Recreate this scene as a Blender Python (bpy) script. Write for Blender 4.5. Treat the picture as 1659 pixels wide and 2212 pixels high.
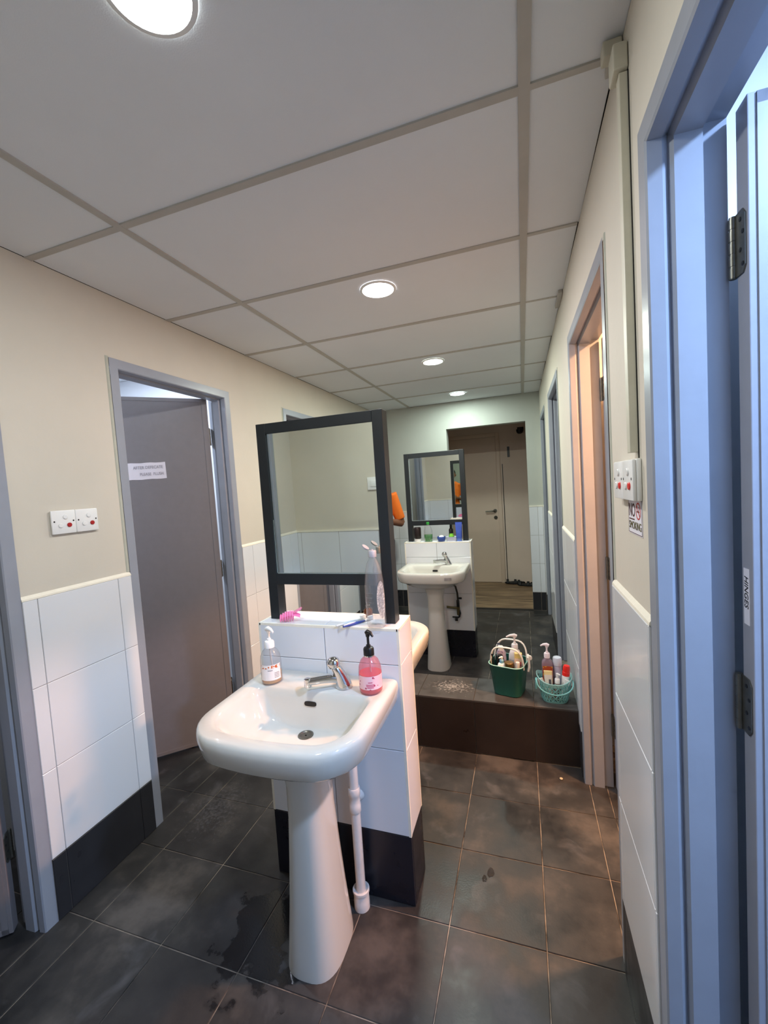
import bpy, bmesh, math, random
from mathutils import Matrix, Vector
random.seed(7)
PI = math.pi
for o in list(bpy.data.objects): bpy.data.objects.remove(o)
scene = bpy.context.scene
COL = scene.collection

# ------------------------------------------------------------------ camera
def cam_rot(a, b, c):
    ca, sa, cb, sb, cc, sc = math.cos(a), math.sin(a), math.cos(b), math.sin(b), math.cos(c), math.sin(c)
    Rz = Matrix(((ca, -sa, 0), (sa, ca, 0), (0, 0, 1)))
    Rx = Matrix(((1, 0, 0), (0, cb, -sb), (0, sb, cb)))
    Ry = Matrix(((cc, 0, sc), (0, 1, 0), (-sc, 0, cc)))
    return Rz @ Rx @ Ry
R = cam_rot(0.32192, -0.05889, 0.06489)
cd = bpy.data.cameras.new('camera'); cam = bpy.data.objects.new('camera', cd); COL.objects.link(cam)
cd.sensor_fit = 'HORIZONTAL'; cd.sensor_width = 36; cd.lens = 905.05 / 1659 * 36; cd.clip_start = 0.02
M = Matrix((R.col[0], R.col[2], -R.col[1])).transposed().to_4x4(); M.translation = (0, 0, 1.44)
cam.matrix_world = M
scene.camera = cam

# ------------------------------------------------------------------ world, exposure
w = bpy.data.worlds.new('world'); scene.world = w; w.use_nodes = True
w.node_tree.nodes['Background'].inputs[0].default_value = (0.5, 0.55, 0.6, 1)
w.node_tree.nodes['Background'].inputs[1].default_value = 0.03
vs = scene.view_settings
vs.view_transform = 'Standard'; vs.look = 'None'; vs.gamma = 1; vs.use_curve_mapping = False
vs.exposure = 0.45
# colour and power of each lamp (x, y, colour, watts, radius); the lights themselves stand in the lamp builder
LAMPS = [(-0.571, 0.62, (0.95, 1.0, 0.98), 7.8), (-0.571, 1.83, (1.0, 0.93, 0.96), 8.6),
         (-0.571, 3.045, (0.92, 1.0, 0.88), 16.0), (-0.571, 4.25, (0.84, 1.0, 0.92), 7.5)]

# ------------------------------------------------------------------ materials
def lin(c):
    return tuple(((v / 255) / 12.92 if v / 255 <= 0.04045 else ((v / 255 + 0.055) / 1.055) ** 2.4) for v in c)
MATS = {}
def mat(name, rgb, rough=0.5, metal=0.0, var=0.0, scale=8.0, bump=0.0, bscale=200.0, rvar=0.0, rgb2=None, spec=0.5, coat=0.0, rand=0.0, detail=4, thr=None, trans=0.0, ior=1.45):
    if name in MATS: return MATS[name]
    m = bpy.data.materials.new(name); m.use_nodes = True; nt = m.node_tree; N = nt.nodes; L = nt.links
    b = N['Principled BSDF']
    c = lin(rgb)
    b.inputs['Base Color'].default_value = (*c, 1); b.inputs['Roughness'].default_value = rough
    b.inputs['Metallic'].default_value = metal; b.inputs['Specular IOR Level'].default_value = spec
    b.inputs['Coat Weight'].default_value = coat
    b.inputs['Transmission Weight'].default_value = trans; b.inputs['IOR'].default_value = ior
    geo = N.new('ShaderNodeNewGeometry')
    if var > 0 or rgb2:
        n = N.new('ShaderNodeTexNoise'); n.inputs['Scale'].default_value = scale; n.inputs['Detail'].default_value = detail
        n.inputs['Roughness'].default_value = 0.6
        L.new(geo.outputs['Position'], n.inputs['Vector'])
        r = N.new('ShaderNodeValToRGB')
        lo, hi = thr if thr else (0.3, 0.7)
        r.color_ramp.elements[0].position = lo; r.color_ramp.elements[1].position = hi
        c2 = lin(rgb2) if rgb2 else tuple(v * (1 - var) for v in c)
        c1 = c if rgb2 else tuple(min(1, v * (1 + var)) for v in c)
        r.color_ramp.elements[0].color = (*c2, 1); r.color_ramp.elements[1].color = (*c1, 1)
        L.new(n.outputs['Fac'], r.inputs['Fac'])
        src = r.outputs['Color']
        if rand > 0:
            oi = N.new('ShaderNodeObjectInfo'); hs = N.new('ShaderNodeHueSaturation')
            mr = N.new('ShaderNodeMapRange'); mr.inputs[3].default_value = 1 - rand; mr.inputs[4].default_value = 1 + rand
            L.new(oi.outputs['Random'], mr.inputs[0]); L.new(mr.outputs[0], hs.inputs['Value']); L.new(src, hs.inputs['Color'])
            src = hs.outputs['Color']
        L.new(src, b.inputs['Base Color'])
        if rvar:
            mr2 = N.new('ShaderNodeMapRange'); mr2.inputs[1].default_value = 0.3; mr2.inputs[2].default_value = 0.7
            mr2.inputs[3].default_value = max(0.05, rough - rvar); mr2.inputs[4].default_value = min(1, rough + rvar)
            L.new(n.outputs['Fac'], mr2.inputs[0]); L.new(mr2.outputs[0], b.inputs['Roughness'])
    if bump > 0:
        n2 = N.new('ShaderNodeTexNoise'); n2.inputs['Scale'].default_value = bscale; n2.inputs['Detail'].default_value = 3
        L.new(geo.outputs['Position'], n2.inputs['Vector'])
        bp = N.new('ShaderNodeBump'); bp.inputs['Strength'].default_value = bump; bp.inputs['Distance'].default_value = 0.002
        L.new(n2.outputs['Fac'], bp.inputs['Height']); L.new(bp.outputs[0], b.inputs['Normal'])
    MATS[name] = m
    return m
def plastic_clear(name, rgb, tint=0.9, gloss=1.0, body=0.06):
    """thin clear plastic: tinted see-through shell with a fresnel gloss and a little milky body"""
    if name in MATS: return MATS[name]
    m = bpy.data.materials.new(name); m.use_nodes = True; nt = m.node_tree; N = nt.nodes; L = nt.links
    N.remove(N['Principled BSDF']); out = N['Material Output']
    c = lin(rgb)
    tr = N.new('ShaderNodeBsdfTransparent'); tr.inputs[0].default_value = (*[tint * v for v in c], 1)
    df = N.new('ShaderNodeBsdfPrincipled'); df.inputs['Base Color'].default_value = (*c, 1); df.inputs['Roughness'].default_value = 0.15
    mx = N.new('ShaderNodeMixShader'); mx.inputs[0].default_value = body
    L.new(tr.outputs[0], mx.inputs[1]); L.new(df.outputs[0], mx.inputs[2])
    gl = N.new('ShaderNodeBsdfGlossy'); gl.inputs['Roughness'].default_value = 0.04
    lw = N.new('ShaderNodeLayerWeight'); lw.inputs[0].default_value = 0.5
    pw = N.new('ShaderNodeMath'); pw.operation = 'POWER'; pw.inputs[1].default_value = 4.0; L.new(lw.outputs['Facing'], pw.inputs[0])
    fr = N.new('ShaderNodeMath'); fr.operation = 'MULTIPLY_ADD'; fr.inputs[1].default_value = 0.5; fr.inputs[2].default_value = 0.04; L.new(pw.outputs[0], fr.inputs[0])
    m2 = N.new('ShaderNodeMixShader'); L.new(fr.outputs[0], m2.inputs[0]); L.new(mx.outputs[0], m2.inputs[1]); L.new(gl.outputs[0], m2.inputs[2])
    L.new(m2.outputs[0], out.inputs['Surface'])
    MATS[name] = m; return m
def emit(name, rgb, strength):
    m = bpy.data.materials.new(name); m.use_nodes = True; N = m.node_tree.nodes
    b = N['Principled BSDF']; b.inputs['Base Color'].default_value = (0.9, 0.9, 0.9, 1)
    b.inputs['Emission Color'].default_value = (*rgb, 1); b.inputs['Emission Strength'].default_value = strength
    return m

m_wall = mat('cream_paint', (210, 203, 189), 0.7, var=0.03, scale=3, bump=0.15, bscale=60)
m_wallfar = mat('pale_grey_paint', (186, 188, 180), 0.7, var=0.03, scale=3, bump=0.15, bscale=60)
m_caulk = mat('cream_paint_edge', (236, 230, 214), 0.6, var=0.03, scale=20, bump=0.4, bscale=90)
m_tile = mat('white_glazed_tile', (224, 226, 230), 0.16, var=0.015, scale=3, rand=0.012, coat=0.1)
m_grout = mat('grey_grout', (172, 170, 168), 0.85, var=0.12, scale=30)
m_skirt = mat('charcoal_skirting_tile', (46, 46, 50), 0.35, var=0.15, scale=7, rvar=0.1)
m_navy = mat('black_skirting_tile', (30, 30, 38), 0.3, var=0.15, scale=7, rvar=0.1)
m_dgrout = mat('dark_grout', (118, 108, 98), 0.9, var=0.2, scale=40)
m_fgrout = mat('floor_grout', (150, 138, 124), 0.85, rgb2=(52, 48, 45), scale=9, thr=(0.35, 0.6))
m_ceil = mat('ceiling_board', (232, 235, 238), 0.9, var=0.02, scale=2, bump=0.25, bscale=350)
m_tbar = mat('ceiling_grid_metal', (186, 182, 174), 0.5, var=0.04, scale=12)
m_dark = mat('dark_void', (22, 21, 20), 0.9)
m_frame = mat('blue_grey_door_paint', (150, 155, 166), 0.3, var=0.05, scale=6, bump=0.1, bscale=50)
m_leaf = mat('dark_grey_door_laminate', (126, 123, 126), 0.38, var=0.03, scale=25)
m_leafr = mat('pale_grey_door_laminate', (150, 152, 162), 0.4, var=0.03, scale=25)
m_steel = mat('hinge_steel', (118, 116, 108), 0.38, metal=0.85, var=0.15, scale=60)
m_mirframe = mat('black_powder_coat', (27, 31, 34), 0.42, var=0.08, scale=12, bump=0.1, bscale=300)
m_cer = mat('white_ceramic', (208, 206, 198), 0.08, coat=0.4)
m_chrome = mat('chrome', (205, 205, 205), 0.07, metal=1.0)
m_pvc = mat('white_pvc', (214, 212, 210), 0.35, var=0.05, scale=20)
m_black = mat('black_plastic', (18, 18, 20), 0.35)
m_white = mat('white_plastic', (236, 236, 234), 0.3)
m_red = mat('red_switch', (170, 30, 34), 0.35)
m_redl = mat('red_neon_switch', (226, 52, 46), 0.3)
m_paper = mat('paper', (222, 220, 228), 0.8, var=0.02, scale=20)
m_ink = mat('pencil_grey', (150, 148, 156), 0.9)
m_brown = mat('brown_ink', (78, 40, 38), 0.8)
m_redink = mat('red_ink', (186, 52, 52), 0.7)
m_olive = mat('olive_ink', (92, 84, 44), 0.8)

def floor_mat():
    m = bpy.data.materials.new('charcoal_floor_tile'); m.use_nodes = True; nt = m.node_tree; N = nt.nodes; L = nt.links; b = N['Principled BSDF']
    b.inputs['Specular IOR Level'].default_value = 0.35
    geo = N.new('ShaderNodeNewGeometry')
    n1 = N.new('ShaderNodeTexNoise'); n1.inputs['Scale'].default_value = 3.2; n1.inputs['Detail'].default_value = 5; n1.inputs['Roughness'].default_value = 0.62
    L.new(geo.outputs['Position'], n1.inputs['Vector'])
    r = N.new('ShaderNodeValToRGB'); e = r.color_ramp.elements
    e[0].position = 0.36; e[0].color = (*lin((36, 36, 37)), 1); e[1].position = 0.66; e[1].color = (*lin((84, 79, 75)), 1)
    x = e.new(0.52); x.color = (*lin((55, 53, 52)), 1)
    L.new(n1.outputs['Fac'], r.inputs[0])
    # dried soap marks: pale, with a shape of their own
    n2 = N.new('ShaderNodeTexNoise'); n2.inputs['Scale'].default_value = 7; n2.inputs['Detail'].default_value = 8; n2.inputs['Distortion'].default_value = 0.6
    L.new(geo.outputs['Position'], n2.inputs['Vector'])
    r2 = N.new('ShaderNodeValToRGB'); r2.color_ramp.elements[0].position = 0.60; r2.color_ramp.elements[1].position = 0.80
    L.new(n2.outputs['Fac'], r2.inputs[0])
    mx = N.new('ShaderNodeMix'); mx.data_type = 'RGBA'; mx.inputs[7].default_value = (*lin((104, 102, 104)), 1)
    sc = N.new('ShaderNodeMath'); sc.operation = 'MULTIPLY'; sc.inputs[1].default_value = 0.55
    L.new(r2.outputs[0], sc.inputs[0]); L.new(sc.outputs[0], mx.inputs[0]); L.new(r.outputs[0], mx.inputs[6])
    oi = N.new('ShaderNodeObjectInfo'); hs = N.new('ShaderNodeHueSaturation'); mr = N.new('ShaderNodeMapRange')
    mr.inputs[3].default_value = 0.92; mr.inputs[4].default_value = 1.08
    L.new(oi.outputs['Random'], mr.inputs[0]); L.new(mr.outputs[0], hs.inputs['Value']); L.new(mx.outputs[2], hs.inputs['Color'])
    L.new(hs.outputs[0], b.inputs['Base Color'])
    rr = N.new('ShaderNodeMapRange'); rr.inputs[1].default_value = 0.35; rr.inputs[2].default_value = 0.65; rr.inputs[3].default_value = 0.30; rr.inputs[4].default_value = 0.6
    L.new(n1.outputs['Fac'], rr.inputs[0]); L.new(rr.outputs[0], b.inputs['Roughness'])
    n3 = N.new('ShaderNodeTexNoise'); n3.inputs['Scale'].default_value = 160; L.new(geo.outputs['Position'], n3.inputs['Vector'])
    bp = N.new('ShaderNodeBump'); bp.inputs['Strength'].default_value = 0.2; bp.inputs['Distance'].default_value = 0.001
    L.new(n3.outputs['Fac'], bp.inputs['Height']); L.new(bp.outputs[0], b.inputs['Normal'])
    return m
m_floor = floor_mat()

# ------------------------------------------------------------------ mesh helpers
class MB:
    def __init__(s): s.v = []; s.f = []
    def add(s, vs_, fs):
        o = len(s.v); s.v += [tuple(p) for p in vs_]; s.f += [tuple(i + o for i in q) for q in fs]; return s
    def box(s, a, b):
        x0, y0, z0 = [min(a[i], b[i]) for i in range(3)]; x1, y1, z1 = [max(a[i], b[i]) for i in range(3)]
        return s.add([(x0, y0, z0), (x1, y0, z0), (x1, y1, z0), (x0, y1, z0), (x0, y0, z1), (x1, y0, z1), (x1, y1, z1), (x0, y1, z1)],
                     [(0, 3, 2, 1), (4, 5, 6, 7), (0, 1, 5, 4), (1, 2, 6, 5), (2, 3, 7, 6), (3, 0, 4, 7)])
    def cbox(s, c, d, ch=0.003):
        """box centred at c, size d, all edges chamfered"""
        bm = bmesh.new(); bmesh.ops.create_cube(bm, size=1)
        for v in bm.verts: v.co = Vector((v.co.x * d[0] + c[0], v.co.y * d[1] + c[1], v.co.z * d[2] + c[2]))
        if ch > 0: bmesh.ops.bevel(bm, geom=list(bm.edges), offset=ch, segments=2, profile=0.5, affect='EDGES')
        bm.verts.index_update()
        s.add([v.co[:] for v in bm.verts], [[v.index for v in f.verts] for f in bm.faces]); bm.free(); return s
    def rings(s, rs, cap0=True, cap1=True, closed=False):
        n = len(rs[0]); vs_ = [p for r in rs for p in r]; fs = []
        K = len(rs)
        for k in range(K - 1 + (1 if closed else 0)):
            a = k * n; b = ((k + 1) % K) * n
            for i in range(n):
                j = (i + 1) % n; fs.append((a + i, a + j, b + j, b + i))
        if not closed:
            if cap0: fs.append(tuple(range(n - 1, -1, -1)))
            if cap1: fs.append(tuple((K - 1) * n + i for i in range(n)))
        return s.add(vs_, fs)
    def lathe(s, prof, c=(0, 0, 0), n=24, sx=1, sy=1, cap0=True, cap1=True):
        return s.rings([[(c[0] + sx * r * math.cos(2 * PI * i / n), c[1] + sy * r * math.sin(2 * PI * i / n), c[2] + z) for i in range(n)] for r, z in prof], cap0, cap1)
    def tube(s, pts, rad, n=10, caps=True):
        P = [Vector(p) for p in pts]; rs = []
        rad = rad if isinstance(rad, (list, tuple)) else [rad] * len(P)
        t0 = (P[1] - P[0]).normalized(); up = Vector((0, 0, 1)) if abs(t0.z) < 0.9 else Vector((1, 0, 0))
        u = t0.cross(up).normalized()
        for i, p in enumerate(P):
            t = (P[min(i + 1, len(P) - 1)] - P[max(i - 1, 0)]).normalized()
            u = (u - t * u.dot(t)).normalized(); v = t.cross(u)
            rs.append([tuple(p + rad[i] * (math.cos(2 * PI * k / n) * u + math.sin(2 * PI * k / n) * v)) for k in range(n)])
        return s.rings(rs, caps, caps)
    def prism(s, poly, z0, z1):
        n = len(poly)
        return s.rings([[(x, y, z0) for x, y in poly], [(x, y, z1) for x, y in poly]])
    def sphere(s, c, r, n=16, m=10, sz=1.0):
        prof = [(max(1e-4, r * math.sin(PI * k / m)), -r * sz * math.cos(PI * k / m)) for k in range(m + 1)]
        return s.lathe(prof, c, n)
    def xf(s, Mx):
        s.v = [tuple(Mx @ Vector(p)) for p in s.v]; return s
    def mesh(s, name, material, smooth=35):
        me = bpy.data.meshes.new(name); me.from_pydata(s.v, [], s.f)
        bm = bmesh.new(); bm.from_mesh(me); bmesh.ops.recalc_face_normals(bm, faces=bm.faces); bm.to_mesh(me); bm.free()
        if material: me.materials.append(material)
        if smooth:
            for p in me.polygons: p.use_smooth = True
            me.set_sharp_from_angle(angle=math.radians(smooth))
        return me
def link(name, me, parent=None, loc=None):
    o = bpy.data.objects.new(name, me); COL.objects.link(o)
    if parent: o.parent = parent
    if loc: o.location = loc
    return o
def obj(name, mb, material, parent=None, smooth=35, label=None):
    o = link(name, mb.mesh(name, material, smooth), parent)
    if label: o['label'] = label
    return o
def tag(o, label, cat=None, group=None, kind=None):
    o['label'] = label
    if cat: o['category'] = cat
    if group: o['group'] = group
    if kind: o['kind'] = kind
    return o
def thing(name, label, cat, loc=(0, 0, 0), rz=0, group=None):
    o = link(name, None); o.location = loc; o.rotation_euler = (0, 0, rz); o.empty_display_size = 0.05
    return tag(o, label, cat, group)
def struct(name, mb, material, label, smooth=0):
    return tag(obj(name, mb, material, None, smooth), label, None, None, 'structure')
def dup(root, loc, rz, label=None, group=None):
    r = root.copy(); COL.objects.link(r); r.location = loc; r.rotation_euler = (0, 0, rz)
    if label: r['label'] = label
    if group: r['group'] = group
    for ch in root.children:
        c = ch.copy(); COL.objects.link(c); c.parent = r
        for g in ch.children:
            d = g.copy(); COL.objects.link(d); d.parent = c
    return r
_tc = {}
def tile(name, parent, p, u, v, n, wd, ht, th, material, ch=0.0012):
    """a chamfered tile; p = lower-left corner of its back, u/v/n unit axes"""
    key = (round(wd, 4), round(ht, 4), round(th, 4), material.name)
    if key not in _tc:
        c = ch; b = MB()
        q = lambda i, z: [(i, i, z), (wd - i, i, z), (wd - i, ht - i, z), (i, ht - i, z)]
        b.rings([q(0, 0), q(0, th - c), q(c, th)], True, True)
        _tc[key] = b.mesh(name, material, 0)
    o = link(name, _tc[key], parent)
    Mx = Matrix((Vector(u), Vector(v), Vector(n))).transposed().to_4x4(); Mx.translation = Vector(p)
    o.matrix_local = Mx
    return o
def spans(a, b, origin, step, mn=0.004):
    """cut [a,b] at origin+k*step"""
    k = math.ceil((a - origin) / step); cuts = [a]
    while origin + k * step < b - mn:
        if origin + k * step > a + mn: cuts.append(origin + k * step)
        k += 1
    cuts.append(b)
    return list(zip(cuts[:-1], cuts[1:]))
GAP = 0.0022
def tile_rect(parent, P0, u, v, n, us, vs_, th, material, name):
    GAP = 0.0036 if name in ('floor_tile', 'tile') else 0.0022
    u, v, n, P0 = Vector(u), Vector(v), Vector(n), Vector(P0)
    for a0, a1 in us:
        for b0, b1 in vs_:
            if a1 - a0 < 0.008 or b1 - b0 < 0.008: continue
            tile(name, parent, P0 + u * (a0 + GAP / 2) + v * (b0 + GAP / 2), u, v, n, a1 - a0 - GAP, b1 - b0 - GAP, th, material)
def text_mesh(s, size, material, name, parent, Mx, extrude=0.0003, shear=0.0, sx=1.0, align='CENTER'):
    cu = bpy.data.curves.new('lettering', 'FONT'); cu.body = s; cu.size = size; cu.extrude = extrude; cu.align_x = align; cu.shear = shear
    to = bpy.data.objects.new('lettering', cu); COL.objects.link(to)
    bpy.context.view_layer.update()
    me = bpy.data.meshes.new_from_object(to.evaluated_get(bpy.context.evaluated_depsgraph_get()))
    bpy.data.objects.remove(to)
    me.transform(Matrix.Diagonal((sx, 1, 1, 1)))
    me.materials.clear(); me.materials.append(material); me.name = name
    o = link(name, me, parent); o.matrix_local = Mx
    return o
def axes(p, u, v, n):
    Mx = Matrix((Vector(u), Vector(v), Vector(n))).transposed().to_4x4(); Mx.translation = Vector(p); return Mx

# ------------------------------------------------------------------ room sizes (metres, floor of the near half at z = 0)
CZ = 2.3185                 # ceiling
LX = -1.61                  # left wall face
EY = 4.66                   # far wall face
BY = -0.05                  # wall behind the camera
ZF = 0.03                   # floor of the far half
TT = 1.135                  # top of the white tiling
WT = 0.10                   # wall thickness
DT = 2.053                  # top of the door frames
def rx(y): return 0.240 - 0.0085 * y
def RW(d, y, z): return (rx(y) + d, y, z)
L_DOORS = [(0.175, 0.925), (1.338, 2.09), (2.675, 3.41), (3.84, 4.58)]
R_DOORS = [(0.175, 0.925), (1.265, 2.09), (2.64, 3.43), (3.87, 4.56)]
def piers(doors, a, b):
    e = [a] + [x for d in doors for x in d] + [b]
    return [(e[i], e[i + 1]) for i in range(0, len(e), 2)]

# ---- floor
fl = MB(); fl.box((-3.0, -1.5, -0.12), (1.7, 2.28, -0.003)); fl.box((-3.0, 2.28, -0.12), (1.7, 4.66, ZF - 0.003))
floor = struct('floor', fl, m_fgrout, 'dark grey tiled washroom floor with pale joints')
fx = spans(LX, 0.236, 0.011 - 0.2985 * 8, 0.2985)
tile_rect(floor, (0, 0, -0.0095), (1, 0, 0), (0, 1, 0), (0, 0, 1), fx, spans(BY, 2.16, 0.06 - 0.3, 0.3), 0.0095, m_floor, 'floor_tile')
tile_rect(floor, (0, 0, ZF - 0.0095), (1, 0, 0), (0, 1, 0), (0, 0, 1), [(a, min(b, 0.225)) for a, b in fx], spans(2.42, EY, 2.42, 0.3), 0.0095, m_floor, 'floor_tile')
# stall floors and the strip behind the camera
st = spans(-2.9, LX, 0.011 - 0.2985 * 12, 0.2985)
tile_rect(floor, (0, 0, -0.0095), (1, 0, 0), (0, 1, 0), (0, 0, 1), st, spans(BY, 2.16, -0.24, 0.3), 0.0095, m_floor, 'floor_tile')
tile_rect(floor, (0, 0, -0.0095), (1, 0, 0), (0, 1, 0), (0, 0, 1), spans(0.236, 1.45, 0.011, 0.2985), spans(BY, 2.16, -0.24, 0.3), 0.0095, m_floor, 'floor_tile')

# ---- kerb between the near and far half
KY0, KY1, KZ = 2.16, 2.42, 0.293
kb = MB(); kb.box((LX, KY0 + 0.006, 0.0), (0.2175, KY1 - 0.004, KZ - 0.006))
kerb = tag(obj('floor_kerb', kb, m_dgrout, None, 0), 'low dark brown tiled kerb crossing the floor', 'kerb')
m_ktile = mat('brown_black_kerb_tile', (46, 39, 37), 0.36, var=0.16, scale=5, rvar=0.1, rand=0.05)
m_ktop = mat('charcoal_kerb_tile', (78, 75, 73), 0.42, rgb2=(62, 59, 57), scale=14, rvar=0.1)
def stain(m, centre, radii, scale, lo, hi, rgb, rough, strength=1.0):
    """a blotchy stain of its own colour and gloss, somewhere on a surface"""
    nt = m.node_tree; N = nt.nodes; L = nt.links; b = N['Principled BSDF']
    geo = N.new('ShaderNodeNewGeometry'); mp = N.new('ShaderNodeMapping'); mp.vector_type = 'TEXTURE'
    mp.inputs['Location'].default_value = centre; mp.inputs['Scale'].default_value = radii; L.new(geo.outputs['Position'], mp.inputs[0])
    gr = N.new('ShaderNodeTexGradient'); gr.gradient_type = 'SPHERICAL'; L.new(mp.outputs[0], gr.inputs[0])
    n = N.new('ShaderNodeTexNoise'); n.inputs['Scale'].default_value = scale; n.inputs['Detail'].default_value = 5; L.new(geo.outputs['Position'], n.inputs['Vector'])
    ad = N.new('ShaderNodeMath'); ad.operation = 'MULTIPLY_ADD'; ad.inputs[1].default_value = 0.35; L.new(gr.outputs['Fac'], ad.inputs[0]); L.new(n.outputs['Fac'], ad.inputs[2])
    pres = N.new('ShaderNodeMath'); pres.operation = 'GREATER_THAN'; pres.inputs[1].default_value = 0.02; L.new(gr.outputs['Fac'], pres.inputs[0])
    mr = N.new('ShaderNodeMapRange'); mr.inputs[1].default_value = lo; mr.inputs[2].default_value = hi; mr.inputs[4].default_value = strength; L.new(ad.outputs[0], mr.inputs[0])
    fa = N.new('ShaderNodeMath'); fa.operation = 'MULTIPLY'; L.new(mr.outputs[0], fa.inputs[0]); L.new(pres.outputs[0], fa.inputs[1])
    mx = N.new('ShaderNodeMix'); mx.data_type = 'RGBA'; mx.inputs[7].default_value = (*lin(rgb), 1); L.new(fa.outputs[0], mx.inputs[0])
    L.new(b.inputs['Base Color'].links[0].from_socket, mx.inputs[6]); L.new(mx.outputs[2], b.inputs['Base Color'])
    mf = N.new('ShaderNodeMix'); mf.inputs[3].default_value = rough; L.new(fa.outputs[0], mf.inputs[0])
    L.new(b.inputs['Roughness'].links[0].from_socket, mf.inputs[2]); L.new(mf.outputs[0], b.inputs['Roughness'])
stain(m_ktop, (-0.42, 2.29, KZ), (0.20, 0.12, 0.2), 75, 0.70, 0.90, (176, 170, 164), 0.7, 0.6)
stain(m_floor, (-0.86, 1.06, 0), (0.22, 0.24, 0.2), 9, 0.60, 0.66, (20, 20, 22), 0.12, 0.9)
stain(m_floor, (-1.42, 1.50, 0), (0.22, 0.30, 0.2), 70, 0.70, 0.95, (112, 110, 114), 0.6, 0.30)
kx = [(a, min(b, 0.2175)) for a, b in spans(LX, 0.22, 0.008 - 0.3 * 8, 0.3)]
tile_rect(kerb, (0, KY0 + 0.009, 0.003), (1, 0, 0), (0, 0, 1), (0, -1, 0), kx, [(0, KZ - 0.006)], 0.009, m_ktile, 'tile')
tile_rect(kerb, (0, KY0 - 0.003, KZ - 0.010), (1, 0, 0), (0, 1, 0), (0, 0, 1), kx, [(0, KY1 - KY0 + 0.003)], 0.010, m_ktop, 'tile')

# ---- walls left / right
def wall_side(side):
    doors = L_DOORS if side == 'left' else R_DOORS
    PT = (lambda d, y, z: (LX - d, y, z)) if side == 'left' else RW
    b = MB()
    def blk(y0, y1, z0, z1, d0=0.0, d1=WT):
        q = lambda z: [PT(d0, y0, z), PT(d1, y0, z), PT(d1, y1, z), PT(d0, y1, z)]
        b.rings([q(z0), q(z1)])
    a = BY - 0.1 if side == 'left' else -1.4
    for y0, y1 in piers(doors, a, EY + 0.0): blk(y0, y1, 0, CZ)
    for y0, y1 in doors: blk(y0, y1, DT, CZ)
    wl = struct('wall_' + side, b, m_wall, 'cream painted %s wall with door openings' % side)
    # tiling
    bk = MB()
    n = (1, 0, 0) if side == 'left' else Vector((-1, -0.0085, 0)).normalized()
    u = (0, 1, 0) if side == 'left' else Vector((-0.0085, 1, 0)).normalized()
    bb = MB()
    for y0, y1 in piers(doors, a, EY):
        if y1 <= BY: continue
        y0 = max(y0, BY if side == 'left' else -0.6)
        for (z0, z1, acc, dd) in ((0.225, TT - 0.002, bk, 0.0055), (0.0, 0.225, bb, 0.0055)):
            q = lambda z: [PT(0.0, y0, z), PT(-dd, y0, z), PT(-dd, y1, z), PT(0.0, y1, z)]
            acc.rings([q(z0), q(z1)])
    g = obj('grout', bk, m_grout, wl, 0)
    base = struct('baseboard_' + side, bb, m_dgrout, 'black tiled baseboard along the %s wall' % side)
    for y0, y1 in piers(doors, a, EY):
        if y1 <= BY: continue
        y0 = max(y0, BY if side == 'left' else -0.6)
        org, step = (0.972, 0.304) if side == 'left' else (1.238, 0.304)
        cols = spans(y0, y1, org - step * 8, step)
        rows = [(0.225, 0.532), (0.532, 0.833), (0.833, TT)]
        for c0, c1 in cols:
            for z0, z1 in rows:
                p = PT(-0.0015, c0 + GAP / 2, z0 + GAP / 2)
                tile('wall_tile', wl, p, u, (0, 0, 1), n, c1 - c0 - GAP, z1 - z0 - GAP, 0.0075, m_tile) if side == 'left' else \
                    tile('wall_tile', wl, PT(-0.0015, c1 - GAP / 2, z0 + GAP / 2), -Vector(u), (0, 0, 1), n, c1 - c0 - GAP, z1 - z0 - GAP, 0.0075, m_tile)
            z0, z1 = 0.0 + (0.0), 0.225
            tile('skirting_tile', base, PT(-0.0015, c0 + GAP / 2, z0 + 0.001) if side == 'left' else PT(-0.0015, c1 - GAP / 2, z0 + 0.001), u if side == 'left' else -Vector(u), (0, 0, 1), n, c1 - c0 - GAP, z1 - z0 - GAP, 0.0075, m_skirt)
        # painted-over top edge of the tiling
        e = MB(); q = lambda z, d: [PT(0.0, y0, z), PT(-d, y0, z), PT(-d, y1, z), PT(0.0, y1, z)]
        e.rings([q(TT, 0.0085), q(TT + 0.006, 0.0075), q(TT + 0.016, 0.001)])
        obj('tile_capping', e, m_caulk, wl, 0)
    return wl
wall_l = wall_side('left'); wall_r = wall_side('right')

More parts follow.
